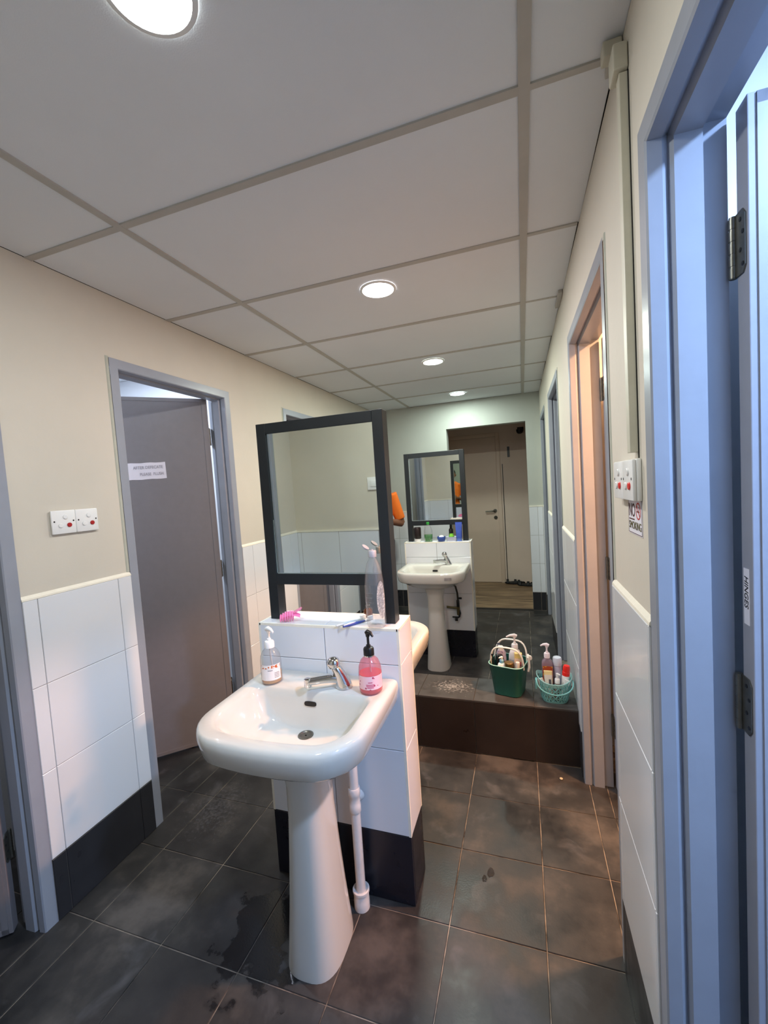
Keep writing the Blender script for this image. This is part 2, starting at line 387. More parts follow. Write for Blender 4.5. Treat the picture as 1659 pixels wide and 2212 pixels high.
# ---- far wall with the opening to the corridor
OX0, OX1, OZ = -0.772, 0.056, 2.033
fw = MB()
fw.box((-3.0, EY, 0), (OX0, EY + 0.12, CZ)); fw.box((OX1, EY, 0), (1.7, EY + 0.12, CZ)); fw.box((OX0, EY, OZ), (OX1, EY + 0.12, CZ))
wall_f = struct('wall_far', fw, m_wallfar, 'pale painted far wall around the corridor opening')
gb = MB(); sb = MB()
for x0, x1 in ((LX, OX0), (OX1, 0.2)):
    gb.box((x0, EY, 0.225), (x1, EY - 0.0055, TT - 0.002)); sb.box((x0, EY, ZF), (x1, EY - 0.0055, 0.225))
obj('grout', gb, m_grout, wall_f, 0)
base_f = struct('baseboard_far', sb, m_dgrout, 'black tiled baseboard along the far wall')
for x0, x1 in ((LX + 0.009, OX0), (OX1, 0.19)):
    cols = spans(x0, x1, OX0 - 0.304 * 6, 0.304)
    tile_rect(wall_f, (0, EY + 0.0015, 0), (1, 0, 0), (0, 0, 1), (0, -1, 0), cols, [(0.225, 0.532), (0.532, 0.833), (0.833, TT)], 0.0075, m_tile, 'wall_tile')
    tile_rect(base_f, (0, EY + 0.0015, 0), (1, 0, 0), (0, 0, 1), (0, -1, 0), cols, [(ZF + 0.001, 0.225)], 0.0075, m_skirt, 'skirting_tile')
    e = MB(); e.box((x0, EY, TT), (x1, EY - 0.008, TT + 0.012)); obj('tile_capping', e, m_caulk, wall_f, 0)

# ---- wall behind the camera
bw = MB(); bw.box((-3.0, BY - 0.1, 0), (-0.42, BY, CZ)); bw.box((-0.52, -1.4, 0), (-0.42, BY - 0.1, CZ)); bw.box((-0.52, -1.5, 0), (0.36, -1.4, CZ))
wall_b = struct('wall_back', bw, m_wall, 'cream painted wall behind the first wash basin')
gb = MB(); gb.box((LX + 0.009, BY, 0.0), (-0.42, BY + 0.0055, TT - 0.002)); obj('grout', gb, m_grout, wall_b, 0)
tile_rect(wall_b, (0, BY - 0.0015, 0), (-1, 0, 0), (0, 0, 1), (0, 1, 0), spans(0.42, -LX - 0.009, 0.95 - 0.9, 0.304), [(0.225, 0.532), (0.532, 0.833), (0.833, TT)], 0.0075, m_tile, 'wall_tile')
tile_rect(wall_b, (0, BY - 0.0015, 0), (-1, 0, 0), (0, 0, 1), (0, 1, 0), spans(0.42, -LX - 0.009, 0.95 - 0.9, 0.304), [(0.001, 0.225)], 0.0075, m_skirt, 'skirting_tile')
e = MB(); e.box((LX, BY, TT), (-0.42, BY + 0.009, TT + 0.012)); obj('tile_capping', e, m_caulk, wall_b, 0)

# ---- ceiling: boards in a metal grid
cb = MB(); cb.box((-3.0, -1.5, CZ + 0.012), (1.7, EY + 0.12, CZ + 0.1))
ceiling = struct('ceiling', cb, m_dark, 'grey white suspended ceiling of boards in a metal grid')
gxL, gxR = -1.178, 0.042
cys = [1.069 + 0.61 * k for k in range(-4, 7)]
cuts = [(max(a, -1.4), min(a + 0.61, EY)) for a in cys if a < EY and a + 0.61 > -1.4]
for y0, y1 in cuts:
    for x0, x1 in ((LX, gxL), (gxL, gxR), (gxR, 0.252)):
        dz = random.uniform(0, 0.0015) if x1 - x0 > 1 else random.uniform(0.0, 0.003)
        if x0 == gxR: x1 = rx(y1) + 0.004
        tile('ceiling_board', ceiling, (x0 + 0.002, y1 - 0.002, CZ + 0.012 - dz), (1, 0, 0), (0, -1, 0), (0, 0, -1), x1 - x0 - 0.004, y1 - y0 - 0.004, 0.010, m_ceil)
def tbar(p0, p1, wd=0.024):
    b = MB(); x0, y0 = p0; x1, y1 = p1
    if abs(x1 - x0) > abs(y1 - y0):
        b.box((x0, y0 - wd / 2, CZ - 0.003), (x1, y0 + wd / 2, CZ + 0.002)); b.box((x0, y0 - 0.002, CZ), (x1, y0 + 0.002, CZ + 0.011))
    else:
        b.box((x0 - wd / 2, y0, CZ - 0.0035), (x0 + wd / 2, y1, CZ + 0.002)); b.box((x0 - 0.002, y0, CZ), (x0 + 0.002, y1, CZ + 0.011))
    obj('grid_bar', b, m_tbar, ceiling, 0)
tbar((gxL, -1.4), (gxL, EY)); tbar((gxR, -1.4), (gxR, EY), 0.026)
for y in cys:
    if -1.4 < y < EY - 0.05:
        tbar((LX, y), (gxL - 0.012, y)); tbar((gxL + 0.012, y), (gxR - 0.013, y)); tbar((gxR + 0.013, y), (rx(y) - 0.004, y), 0.016)
# stall ceilings
sc = MB(); sc.box((-3.0, BY, CZ + 0.002), (LX - WT, EY, CZ + 0.011)); sc.box((0.36, -0.6, CZ + 0.002), (1.7, EY, CZ + 0.011))
obj('stall_ceiling_board', sc, m_ceil, ceiling, 0)

# ---- cubicle walls behind the doors
m_stall = mat('stall_wall', (212, 214, 218), 0.35, var=0.02, scale=3)
sw = MB()
LS_ = [BY + 0.0, 1.13, 2.38, 3.62]
sw.box((-3.0, BY, 0), (-2.9, EY, CZ))
for y in LS_[1:]: sw.box((-2.9, y - 0.04, 0), (LX - WT, y + 0.04, CZ))
struct('wall_stall_left', sw, m_stall, 'pale walls of the left cubicles')
sw = MB(); sw.box((1.45, -0.6, 0), (1.55, EY, CZ))
for y in (-0.3, 1.095, 2.38, 3.65): sw.box((rx(y) + WT, y - 0.04, 0), (1.45, y + 0.04, CZ))
struct('wall_stall_right', sw, m_stall, 'pale walls of the right cubicles')

# ------------------------------------------------------------------ doors
PROF = [(-0.005, 0.0), (-0.005, 0.038), (-0.002, 0.042), (0.020, 0.045), (0.030, 0.037), (0.036, 0.050), (0.077, 0.052), (0.077, 0.036), (0.116, 0.036), (0.116, 0.0)]
m_bead = mat('door_frame_caulk', (184, 186, 172), 0.7, var=0.06, scale=15)
def door_unit(n, side, y0, y1, ang, label, leafmat, zb=0.0, sticker=False, hinges=(1.80, 1.02, 0.30)):
    PT = (lambda d, y, z: (LX - d, y, z)) if side == 'left' else RW
    sg = -1 if side == 'left' else 1
    root = link('door_%d' % n, None); tag(root, label, None, None, 'structure'); root.empty_display_size = 0.05
    b = MB(); vs_ = []; fs = []
    for d, off in PROF:
        vs_ += [PT(d, y0 + off, zb), PT(d, y0 + off, DT - off), PT(d, y1 - off, DT - off), PT(d, y1 - off, zb)]
    K = len(PROF)
    for k in range(K - 1):
        for i in range(3): fs.append((k * 4 + i, k * 4 + i + 1, (k + 1) * 4 + i + 1, (k + 1) * 4 + i))
    fs.append(tuple(k * 4 for k in range(K))); fs.append(tuple(k * 4 + 3 for k in range(K)))
    b.add(vs_, fs)
    obj('door_frame', b, m_frame, root, 0)
    # leaf, built about its hinge pin: closed it runs along -y, its body lies towards the corridor
    W_ = (y1 - y0) - 2 * 0.040; H0, H1 = zb + 0.012, DT - 0.040
    piv = PT(0.119, y1 - 0.044, 0)
    lf = MB()
    x0, x1 = -0.004 * sg, -0.040 * sg
    lf.cbox(((x0 + x1) / 2, -0.004 - W_ / 2, (H0 + H1) / 2), (0.036, W_, H1 - H0), 0.0015)
    leaf = obj('door_leaf', lf, leafmat, root, 0)
    leaf.location = piv; leaf.rotation_euler = (0, 0, math.radians(ang) * sg)
    # lipping around the inner face
    tr = MB()
    for (a, c) in (((-0.004 - 0.012, H0 + 0.002), (-0.004 - 0.030, H1 - 0.002)), ((-W_ + 0.022, H0 + 0.002), (-W_ + 0.004, H1 - 0.002)), ((-0.016, H1 - 0.020), (-W_ + 0.004, H1 - 0.002)), ((-0.016, H0 + 0.002), (-W_ + 0.004, H0 + 0.020))):
        tr.box((x1, a[0], a[1]), (x1 - 0.0025 * sg, c[0], c[1]))
    obj('lipping', tr, leafmat, leaf, 0)
    for hz in hinges:
        h = MB()
        h.lathe([(0.0055, -0.05), (0.0055, 0.05)], (0, 0, hz), 12)
        for k in range(5): h.lathe([(0.0062, -0.049 + 0.02 * k), (0.0062, -0.033 + 0.02 * k)], (0, 0, hz), 12)
        pts = [(-0.002 * sg, hz - 0.05), (-0.026 * sg, hz - 0.05), (-0.034 * sg, hz - 0.040), (-0.034 * sg, hz + 0.040), (-0.026 * sg, hz + 0.05), (-0.002 * sg, hz + 0.05)]
        vv = [(x, -0.0036, z) for x, z in pts] + [(x, -0.0016, z) for x, z in pts]
        m_ = len(pts)
        h.add(vv, [tuple(range(m_)), tuple(range(2 * m_ - 1, m_ - 1, -1))] + [(i, (i + 1) % m_, m_ + (i + 1) % m_, m_ + i) for i in range(m_)])
        hg = obj('hinge', h, m_steel, leaf, 35)
        s = MB()
        for k, (sx, szz) in enumerate(((0.020, 0.036), (0.028, 0.014), (0.020, -0.012), (0.027, -0.036))):
            c = [(-sx * sg + 0.0036 * math.cos(2 * PI * i / 10), hz + szz + 0.0036 * math.sin(2 * PI * i / 10)) for i in range(10)]
            s.rings([[(x, -0.0016, z) for x, z in c], [(x, -0.0008, z) for x, z in c]])
        s_ = obj('screw', s, m_black, leaf, 0)
    return root, leaf, piv, x1
D = {}
specs = [(1, 'left', 0, 50, 'blue grey door frame at the left picture edge with its dark leaf ajar', m_leaf, 0.0),
         (2, 'left', 1, 46, 'dark grey cubicle door ajar with a paper note, left wall', m_leaf, 0.0),
         (3, 'left', 2, 40, 'cubicle door behind the first mirror on the left wall', m_leaf, ZF),
         (4, 'left', 3, 35, 'last cubicle door on the left wall by the far end', m_leaf, ZF),
         (5, 'right', 0, 91, 'open blue lit door with steel hinges at the right picture edge', m_leafr, 0.0),
         (6, 'right', 1, 92, 'open door glowing orange beside the kerb, right wall', m_leafr, 0.0),
         (7, 'right', 2, 40, 'blue grey door just past the kerb, right wall', m_leaf, ZF),
         (8, 'right', 3, 40, 'last blue grey door on the right wall by the corridor', m_leaf, ZF)]
for n, side, i, ang, lab, lm, zb in specs:
    y0, y1 = (L_DOORS if side == 'left' else R_DOORS)[i]
    D[n] = door_unit(n, side, y0, y1, ang, lab, lm, zb)
# printed sticker on the hinge edge of door 5
leaf5 = D[5][1]
b = MB(); b.box((-0.012, -0.0040, 1.165), (-0.030, -0.0030, 1.262))
stk = obj('sticker', b, m_paper, leaf5, 0, 'white sticker reading HINGES')
text_mesh('HINGES', 0.017, m_black, 'lettering', stk, axes((-0.015, -0.0028, 1.222), (0, 0, -1), (-1, 0, 0), (0, 1, 0)), shear=0.2, sx=0.95)
# caulk strips beside the frames
for n, side, i, *_ in specs:
    y0, y1 = (L_DOORS if side == 'left' else R_DOORS)[i]
    PT = (lambda d, y, z: (LX - d, y, z)) if side == 'left' else RW
    b = MB()
    for ya, yb in ((y0 - 0.014, y0), ):
        q = lambda z, d0: [PT(0.0, ya, z), PT(-d0, ya + 0.004, z), PT(-d0, yb, z), PT(0.0, yb, z)]
        b.rings([q(TT + 0.016, 0.003), q(DT + 0.004, 0.003)])
    obj('caulk_strip', b, m_bead, D[n][0], 0)

# ------------------------------------------------------------------ downlights
m_ring = mat('lamp_ring_white', (238, 238, 236), 0.35)
def downlight(x, y, col, watts, label, r=0.070, strength=14, group='round ceiling downlights'):
    t = thing('ceiling_downlight', label, 'downlight', (x, y, CZ - 0.0005), 0, group)
    b = MB(); b.lathe([(r + 0.010, 0.0), (r + 0.010, -0.003), (r + 0.004, -0.006), (r, -0.006), (r - 0.001, -0.0035), (r - 0.001, 0.0)], n=40, cap0=False, cap1=False)
    obj('rim', b, m_ring, t)
    b = MB(); b.lathe([(r - 0.0005, -0.0030), (r * 0.6, -0.0042), (0.001, -0.0046)], n=40, cap0=False)
    obj('diffuser', b, emit('lamp_glow_%s' % label[:12], col, strength), t)
    ld = bpy.data.lights.new('lamp_light', 'AREA'); ld.shape = 'DISK'; ld.size = 2 * r - 0.01; ld.energy = watts; ld.color = col
    lo = bpy.data.objects.new('lamp_light', ld); COL.objects.link(lo); lo.parent = t; lo.location = (0, 0, -0.009)
    return t
for (x, y, c, wt), lab in zip(LAMPS, ('largest ceiling downlight at the top left picture edge', 'pinkish ceiling downlight in the second row of boards', 'yellow green ceiling downlight, third from the camera', 'small greenish ceiling downlight nearest the far wall')):
    downlight(x, y, c, wt, lab)
downlight(-2.25, 1.72, (0.74, 0.84, 1.0), 16, 'cool downlight inside the cubicle with the noted door', group='cubicle downlights')
downlight(-2.25, 0.6, (0.80, 0.88, 1.0), 3, 'cool downlight inside the nearest left cubicle', group='cubicle downlights')
downlight(0.85, 0.35, (0.42, 0.62, 1.0), 34, 'blue downlight inside the nearest right cubicle', group='cubicle downlights')
downlight(0.85, 1.62, (1.0, 0.47, 0.20), 50, 'orange downlight inside the glowing right cubicle', group='cubicle downlights')

# ------------------------------------------------------------------ half walls with mirrors
HX0, HX1, HT, HZ = -0.947, -0.407, 0.152, 0.972
def half_wall(yf, zb, label):
    t = thing('half_wall', label, 'half wall', (0, 0, 0)); x0, x1, y0, y1 = HX0, HX1, yf, yf + HT
    t.location = ((x0 + x1) / 2, yf + HT / 2, zb)
    off = Vector(t.location)
    b = MB(); b.box((x0 + 0.0075, y0 + 0.0075, zb), (x1 - 0.0075, y1 - 0.0075, HZ - 0.0085))
    b.v = [tuple(Vector(p) - off) for p in b.v]
    obj('core', b, m_grout, t, 0)
    rows = [(0.25, 0.552), (0.552, 0.848), (0.848, HZ - 0.001)]
    xm = -0.680
    def TR(P0, u, v, n, us, vs_, m, nm): tile_rect(t, Vector(P0) - off, u, v, n, us, vs_, 0.0085, m, nm)
    TR((0, y0 + 0.0085, 0), (1, 0, 0), (0, 0, 1), (0, -1, 0), [(x0, xm), (xm, x1)], rows, m_tile, 'wall_tile')
    TR((0, y0 + 0.0085, 0), (1, 0, 0), (0, 0, 1), (0, -1, 0), [(x0, xm), (xm, x1)], [(zb + 0.001, 0.25)], m_navy, 'skirting_tile')
    TR((0, y1 - 0.0085, 0), (-1, 0, 0), (0, 0, 1), (0, 1, 0), [(-x1, -xm), (-xm, -x0)], rows, m_tile, 'wall_tile')
    TR((0, y1 - 0.0085, 0), (-1, 0, 0), (0, 0, 1), (0, 1, 0), [(-x1, -xm), (-xm, -x0)], [(zb + 0.001, 0.25)], m_navy, 'skirting_tile')
    ys = [(y0 + 0.0085, y1 - 0.0085)]
    TR((x1 - 0.0085, 0, 0), (0, 1, 0), (0, 0, 1), (1, 0, 0), ys, rows, m_tile, 'wall_tile')
    TR((x1 - 0.0085, 0, 0), (0, 1, 0), (0, 0, 1), (1, 0, 0), ys, [(zb + 0.001, 0.25)], m_navy, 'skirting_tile')
    ysn = [(-y1 + 0.0085, -y0 - 0.0085)]
    TR((x0 + 0.0085, 0, 0), (0, -1, 0), (0, 0, 1), (-1, 0, 0), ysn, rows, m_tile, 'wall_tile')
    TR((x0 + 0.0085, 0, 0), (0, -1, 0), (0, 0, 1), (-1, 0, 0), ysn, [(zb + 0.001, 0.25)], m_navy, 'skirting_tile')
    TR((0, 0, HZ - 0.0085), (1, 0, 0), (0, 1, 0), (0, 0, 1), [(x0 + 0.0085, xm), (xm, x1 - 0.0085)], [(y0 + 0.0085, y1 - 0.0085)], m_tile, 'wall_tile')
    # white corner beads
    e = MB()
    for x in (x0 + 0.004, x1 - 0.004):
        for y in (y0 + 0.004, y1 - 0.004): e.box((x - 0.0042, y - 0.0042, 0.25), (x + 0.0042, y + 0.0042, HZ - 0.0005))
    for y in (y0 + 0.004, y1 - 0.004): e.box((x0 + 0.004, y - 0.0042, HZ - 0.009), (x1 - 0.004, y + 0.0042, HZ - 0.0006))
    for x in (x0 + 0.004, x1 - 0.004): e.box((x - 0.0042, y0 + 0.004, HZ - 0.009), (x + 0.0042, y1 - 0.004, HZ - 0.0006))
    e.v = [tuple(Vector(p) - off) for p in e.v]
    obj('corner_bead', e, m_caulk, t, 0)
    return t
half_wall(1.29, 0.0, 'white tiled half wall behind the front wash basin')
half_wall(3.32, ZF, 'white tiled half wall behind the far wash basin')

m_mirror = mat('mirror_silver', (222, 230, 222), 0.012, metal=1.0)
m_medge = mat('mirror_bevel_edge', (200, 214, 208), 0.15, metal=0.6)
def mirror(yf, label, yaw=0.0, pitch=0.0):
    """steel frame on two posts, a pane on each face, standing on the half wall"""
    xc, wd, dp, pw = -0.677, 0.492, 0.050, 0.038
    t = thing('framed_mirror', label, 'mirror', (xc, yf + 0.048 + dp / 2, HZ))
    h = 0.728; hw = wd / 2; hd = dp / 2
    fr = MB()
    for s in (-1, 1): fr.cbox((s * (hw - pw / 2), 0, h / 2), (pw, dp, h), 0.0012)
    fr.cbox((0, 0, h - pw / 2), (wd - 2 * pw, dp * 0.995, pw * 0.99), 0.0015)
    fr.cbox((0, 0, 0.152), (wd - 2 * pw, dp * 0.995, 0.040), 0.0015)
    obj('frame', fr, m_mirframe, t, 0)
    zi0, zi1 = 0.172, h - pw
    xi = hw - pw
    for s in (-1, 1):
        p = MB(); y = s * (hd - 0.009)
        rr = lambda i, yy: [(-xi + i, yy, zi0 + i), (xi - i, yy, zi0 + i), (xi - i, yy, zi1 - i), (-xi + i, yy, zi1 - i)]
        p.rings([rr(0, y - s * 0.004), rr(0, y)], True, True)
        g = obj('mirror_pane', p, m_mirror, t, 0)
        if s == -1:
            g.rotation_euler = (math.radians(pitch), 0, math.radians(yaw))
        e = MB()
        for a, c in (((-xi, zi0), (xi, zi0 + 0.0025)), ((-xi, zi1 - 0.0025), (xi, zi1)), ((-xi, zi0), (-xi + 0.0025, zi1)), ((xi - 0.0025, zi0), (xi, zi1))):
            e.box((a[0], y + s * 0.0002, a[1]), (c[0], y + s * 0.0015, c[1]))
        obj('pane_edge', e, m_medge, t, 0)
    return t
mirror(1.29, 'large black framed mirror on the nearer half wall', pitch=0.23)
mirror(3.32, 'small looking black framed mirror on the far half wall', yaw=-0.87, pitch=0.28)

# ------------------------------------------------------------------ wash basins
def rrect(w_, yb, yf, rb, rf, bow=0.0, z=0.0, k=8, ns=6):
    """closed outline, back edge at y=yb, front at y=yf (yf<yb), corner radii rb/rf, front bowed out"""
    hw = w_ / 2; P = []
    def arc(cx, cy, r, a0, a1):
        for i in range(k + 1):
            a = a0 + (a1 - a0) * i / k; P.append((cx + r * math.cos(a), cy + r * math.sin(a)))
    def seg(p, q):
        for i in range(1, ns): P.append((p[0] + (q[0] - p[0]) * i / ns, p[1] + (q[1] - p[1]) * i / ns))
    arc(hw - rb, yb - rb, rb, 0, PI / 2); seg((hw - rb, yb), (-hw + rb, yb))
    arc(-hw + rb, yb - rb, rb, PI / 2, PI); seg((-hw, yb - rb), (-hw, yf + rf))
    arc(-hw + rf, yf + rf, rf, PI, 1.5 * PI); seg((-hw + rf, yf), (hw - rf, yf))
    arc(hw - rf, yf + rf, rf, 1.5 * PI, 2 * PI); seg((hw, yf + rf), (hw, yb - rb))
    out = []
    for x, y in P:
        tt = max(0, (yb - y) / (yb - yf)); out.append((x, y - bow * tt * tt * (1 - (x / hw) ** 2), z))
    return out
def make_sink(label, loc, rz, zb):
    """origin on the floor under the middle of the back edge; the basin reaches to -y"""
    t = thing('pedestal_sink', label, 'sink', loc, rz)
    RZ = 0.806 - zb
    B = MB(); W_ = 0.512; F = -0.415
    R_ = []
    R_.append(rrect(0.10, -0.12, -0.24, 0.03, 0.04, 0, RZ - 0.158))
    R_.append(rrect(0.20, -0.06, -0.29, 0.04, 0.06, 0, RZ - 0.150))
    R_.append(rrect(0.36, -0.022, -0.355, 0.03, 0.09, 0.01, RZ - 0.118))
    R_.append(rrect(W_ - 0.052, -0.010, F + 0.026, 0.02, 0.10, 0.028, RZ - 0.080))
    R_.append(rrect(W_ - 0.026, -0.005, F + 0.012, 0.016, 0.105, 0.030, RZ - 0.078))
    R_.append(rrect(W_ - 0.016, -0.003, F + 0.007, 0.015, 0.108, 0.031, RZ - 0.071))
    R_.append(rrect(W_, -0.001, F, 0.015, 0.108, 0.032, RZ - 0.028))
    R_.append(rrect(W_ - 0.001, -0.002, F + 0.001, 0.015, 0.107, 0.032, RZ - 0.012))
    R_.append(rrect(W_ - 0.007, -0.005, F + 0.004, 0.013, 0.103, 0.031, RZ - 0.004))
    R_.append(rrect(W_ - 0.018, -0.010, F + 0.010, 0.012, 0.098, 0.030, RZ))
    R_.append(rrect(W_ - 0.085, -0.128, F + 0.038, 0.030, 0.078, 0.026, RZ - 0.002))
    R_.append(rrect(W_ - 0.100, -0.134, F + 0.046, 0.034, 0.074, 0.024, RZ - 0.008))
    R_.append(rrect(W_ - 0.118, -0.140, F + 0.056, 0.040, 0.070, 0.022, RZ - 0.030))
    R_.append(rrect(W_ - 0.165, -0.146, F + 0.085, 0.050, 0.066, 0.018, RZ - 0.085))
    R_.append(rrect(W_ - 0.225, -0.153, F + 0.118, 0.050, 0.055, 0.012, RZ - 0.106))
    R_.append(rrect(W_ - 0.330, -0.158, F + 0.175, 0.038, 0.038, 0.0, RZ - 0.117))
    R_.append(rrect(0.056, -0.163, -0.205, 0.015, 0.015, 0.0, RZ - 0.119))
    B.rings(R_)
    basin = obj('basin', B, m_cer, t, 60)
    # overflow slot on the back slope, drain in the bowl
    s = MB(); n = 18
    el = [((0.020 if abs(math.cos(a)) < 0 else 0.0) + 0.021 * math.copysign(abs(math.cos(a)) ** 0.5, math.cos(a)), 0.0075 * math.copysign(abs(math.sin(a)) ** 0.6, math.sin(a))) for a in [2 * PI * i / n for i in range(n)]]
    sl = Vector((0, -0.010, -0.055)).normalized(); nn = Vector((0, -0.985, 0.175))
    c0 = Vector((0, -0.1420, RZ - 0.040))
    s.rings([[tuple(c0 + Vector((x, 0, 0)) - sl * zz + nn * d) for x, zz in el] for d in (-0.004, 0.0015)])
    obj('overflow_slot', s, m_black, basin, 30)
    d = MB(); d.lathe([(0.024, 0.000), (0.024, 0.0025), (0.019, 0.0032), (0.016, 0.0005), (0.003, 0.0002)], (0, -0.184, RZ - 0.1192), 24)
    obj('drain', d, m_steel, basin, 40)
    # pedestal
    pd = MB(); prof = [(0.000, 0.088, 0.115), (0.012, 0.0875, 0.1145), (0.06, 0.084, 0.109), (0.18, 0.075, 0.098), (0.32, 0.066, 0.088), (0.46, 0.059, 0.080), (0.56, 0.059, 0.079), (0.62, 0.069, 0.085), (0.655, 0.080, 0.092), (0.68, 0.088, 0.098)]
    rs = []
    k = (RZ - 0.126) / 0.68
    for z, hx, hy in prof:
        ring = []
        for i in range(40):
            a = 2 * PI * i / 40; c, s_ = math.cos(a), math.sin(a); ex = 0.72
            ring.append((hx * math.copysign(abs(c) ** ex, c), -0.182 + hy * math.copysign(abs(s_) ** ex, s_), z * k))
        rs.append(ring)
    pd.rings(rs); obj('pedestal', pd, m_cer, t, 50)
    # tap: slanted dome body, push knob, curved spout towards the bowl
    tx, ty, tz = 0.098, -0.088, RZ - 0.0005
    dr = Vector((-0.84, -0.54, 0)).normalized()
    T = MB()
    rs = []
    for z, r, sh in ((0.0, 0.026, 0.0), (0.004, 0.027, 0.0), (0.02, 0.024, 0.003), (0.04, 0.0205, 0.010), (0.056, 0.0185, 0.017), (0.068, 0.0170, 0.022), (0.074, 0.0130, 0.025)):
        c = Vector((tx, ty, tz + z)) + dr * sh
        rs.append([(c.x + r * math.cos(2 * PI * i / 20), c.y + r * math.sin(2 * PI * i / 20), c.z) for i in range(20)])
    T.rings(rs)
    base = Vector((tx, ty, tz))
    pts = [base + dr * a + Vector((0, 0, z)) for a, z in ((0.005, 0.026), (0.035, 0.034), (0.065, 0.036), (0.095, 0.036), (0.118, 0.036))]
    T.tube(pts, [0.015, 0.0135, 0.012, 0.0115, 0.0115], 14)
    e_ = base + dr * 0.115
    T.lathe([(0.0105, 0.020), (0.0115, 0.022), (0.0115, 0.046), (0.009, 0.0475)], (e_.x, e_.y, tz), 16)
    tap = obj('tap', T, m_chrome, t, 50)
    K = MB(); kc = base + dr * 0.0125
    K.lathe([(0.012, 0.066), (0.0135, 0.070), (0.0195, 0.075), (0.0215, 0.086), (0.0195, 0.096), (0.011, 0.103), (0.001, 0.105)], (0, 0, 0), 20, cap0=True)
    K.xf(Matrix.Translation(Vector((kc.x, kc.y, tz))) @ Matrix.Rotation(math.radians(12), 4, Vector((-dr.y, dr.x, 0))))
    obj('push_knob', K, m_chrome, tap, 50)
    return t
SX = -0.672
make_sink('white pedestal wash basin in front with two soap bottles', (SX, 1.2895, 0), 0, 0)
make_sink('white wash basin on the back of the nearer half wall, rim only', (SX, 1.29 + HT + 0.0005, 0), PI, 0)
far_sink = make_sink('smaller looking pedestal wash basin beyond the kerb', (SX, 3.3195, ZF), 0, ZF)
b = MB(); b.cbox((0, 0, 0), (0.050, 0.0024, 0.018), 0.0); o = obj('sticker', b, mat('grey_sticker', (120, 116, 114), 0.6, rgb2=(176, 172, 170), scale=300, thr=(0.45, 0.55)), far_sink, 0, 'small grey sticker')
o.location = (0.148, -0.4362, 0.806 - ZF - 0.036); o.rotation_euler = (0, 0, math.radians(8.3))
# waste pipe of the front basin
t = thing('waste_pipe', 'white plastic waste pipe beside the front pedestal', 'pipe', (-0.588, 1.247, 0))
b = MB(); b.lathe([(0.0165, 0.05), (0.0165, 0.675)], n=20); obj('pipe', b, m_pvc, t)
b = MB(); b.lathe([(0.0185, 0.345), (0.0200, 0.348), (0.0200, 0.372), (0.0185, 0.375), (0.0185, 0.402), (0.0205, 0.405), (0.0205, 0.428), (0.0185, 0.431)], n=20); obj('coupling', b, m_pvc, t)
b = MB(); b.lathe([(0.027, 0.0), (0.027, 0.030), (0.0262, 0.032), (0.0262, 0.055), (0.029, 0.058), (0.029, 0.066), (0.0245, 0.068), (0.019, 0.062)], n=24); obj('floor_socket', b, m_pvc, t)
b = MB(); b.tube([(0, 0.018, 0.38), (0, 0.0335, 0.38)], [0.014, 0.022], 14); obj('wall_clip', b, m_pvc, t)
b = MB(); b.tube([(0, 0.0, 0.672), (-0.004, -0.012, 0.689), (-0.02, -0.028, 0.694), (-0.05, -0.040, 0.692)], 0.0165, 16); obj('elbow', b, m_pvc, t)
b = MB(); b.tube([(-0.040, 0.022, 0.60), (-0.034, 0.010, 0.63), (-0.042, -0.004, 0.66), (-0.05, -0.02, 0.69)], 0.005, 8); obj('supply_hose', b, m_steel, t)
# supply hose and valve of the far basin
m_hose = mat('dark_braided_hose', (54, 52, 46), 0.5, metal=0.4, var=0.25, scale=220)
m_brass = mat('dull_brass', (112, 100, 70), 0.4, metal=0.8, var=0.15, scale=40)
t = thing('water_supply_hose', 'dark hose with brass valve under the far wash basin', 'hose', (-0.530, 3.30, 0.40))
b = MB(); b.tube([(-0.022, -0.055, 0.285), (-0.018, -0.05, 0.26), (-0.005, -0.035, 0.22), (0.004, -0.025, 0.17), (0.006, -0.02, 0.11), (0.004, -0.02, 0.055)], 0.0075, 10); obj('hose', b, m_hose, t)
b = MB(); b.lathe([(0.011, 0.055), (0.012, 0.06), (0.012, 0.105), (0.010, 0.11)], (0.005, -0.02, 0.0), 12); b.cbox((0.022, -0.02, 0.125), (0.030, 0.010, 0.016), 0.003); obj('hose_nut', b, m_black, t)
b = MB(); b.tube([(-0.085, -0.02, 0.052), (-0.04, -0.02, 0.048), (0.004, -0.02, 0.046)], [0.010, 0.0085, 0.010], 12); b.lathe([(0.012, -0.01), (0.013, 0.0), (0.013, 0.055)], (0.005, -0.02, 0.0), 12)
b.tube([(0.003, -0.02, 0.0), (0.004, 0.005, -0.004), (0.004, 0.019, -0.004)], 0.009, 10); obj('valve_body', b, m_brass, t)
b = MB(); b.tube([(0.010, -0.02, 0.03), (0.016, -0.022, 0.005), (0.010, -0.024, -0.024), (-0.004, -0.026, -0.032)], [0.009, 0.009, 0.008, 0.007], 10); b.cbox((-0.022, -0.027, -0.026), (0.044, 0.010, 0.012), 0.003); b.cbox((-0.012, -0.027, -0.045), (0.022, 0.012, 0.026), 0.003); obj('valve_lever', b, m_black, t)

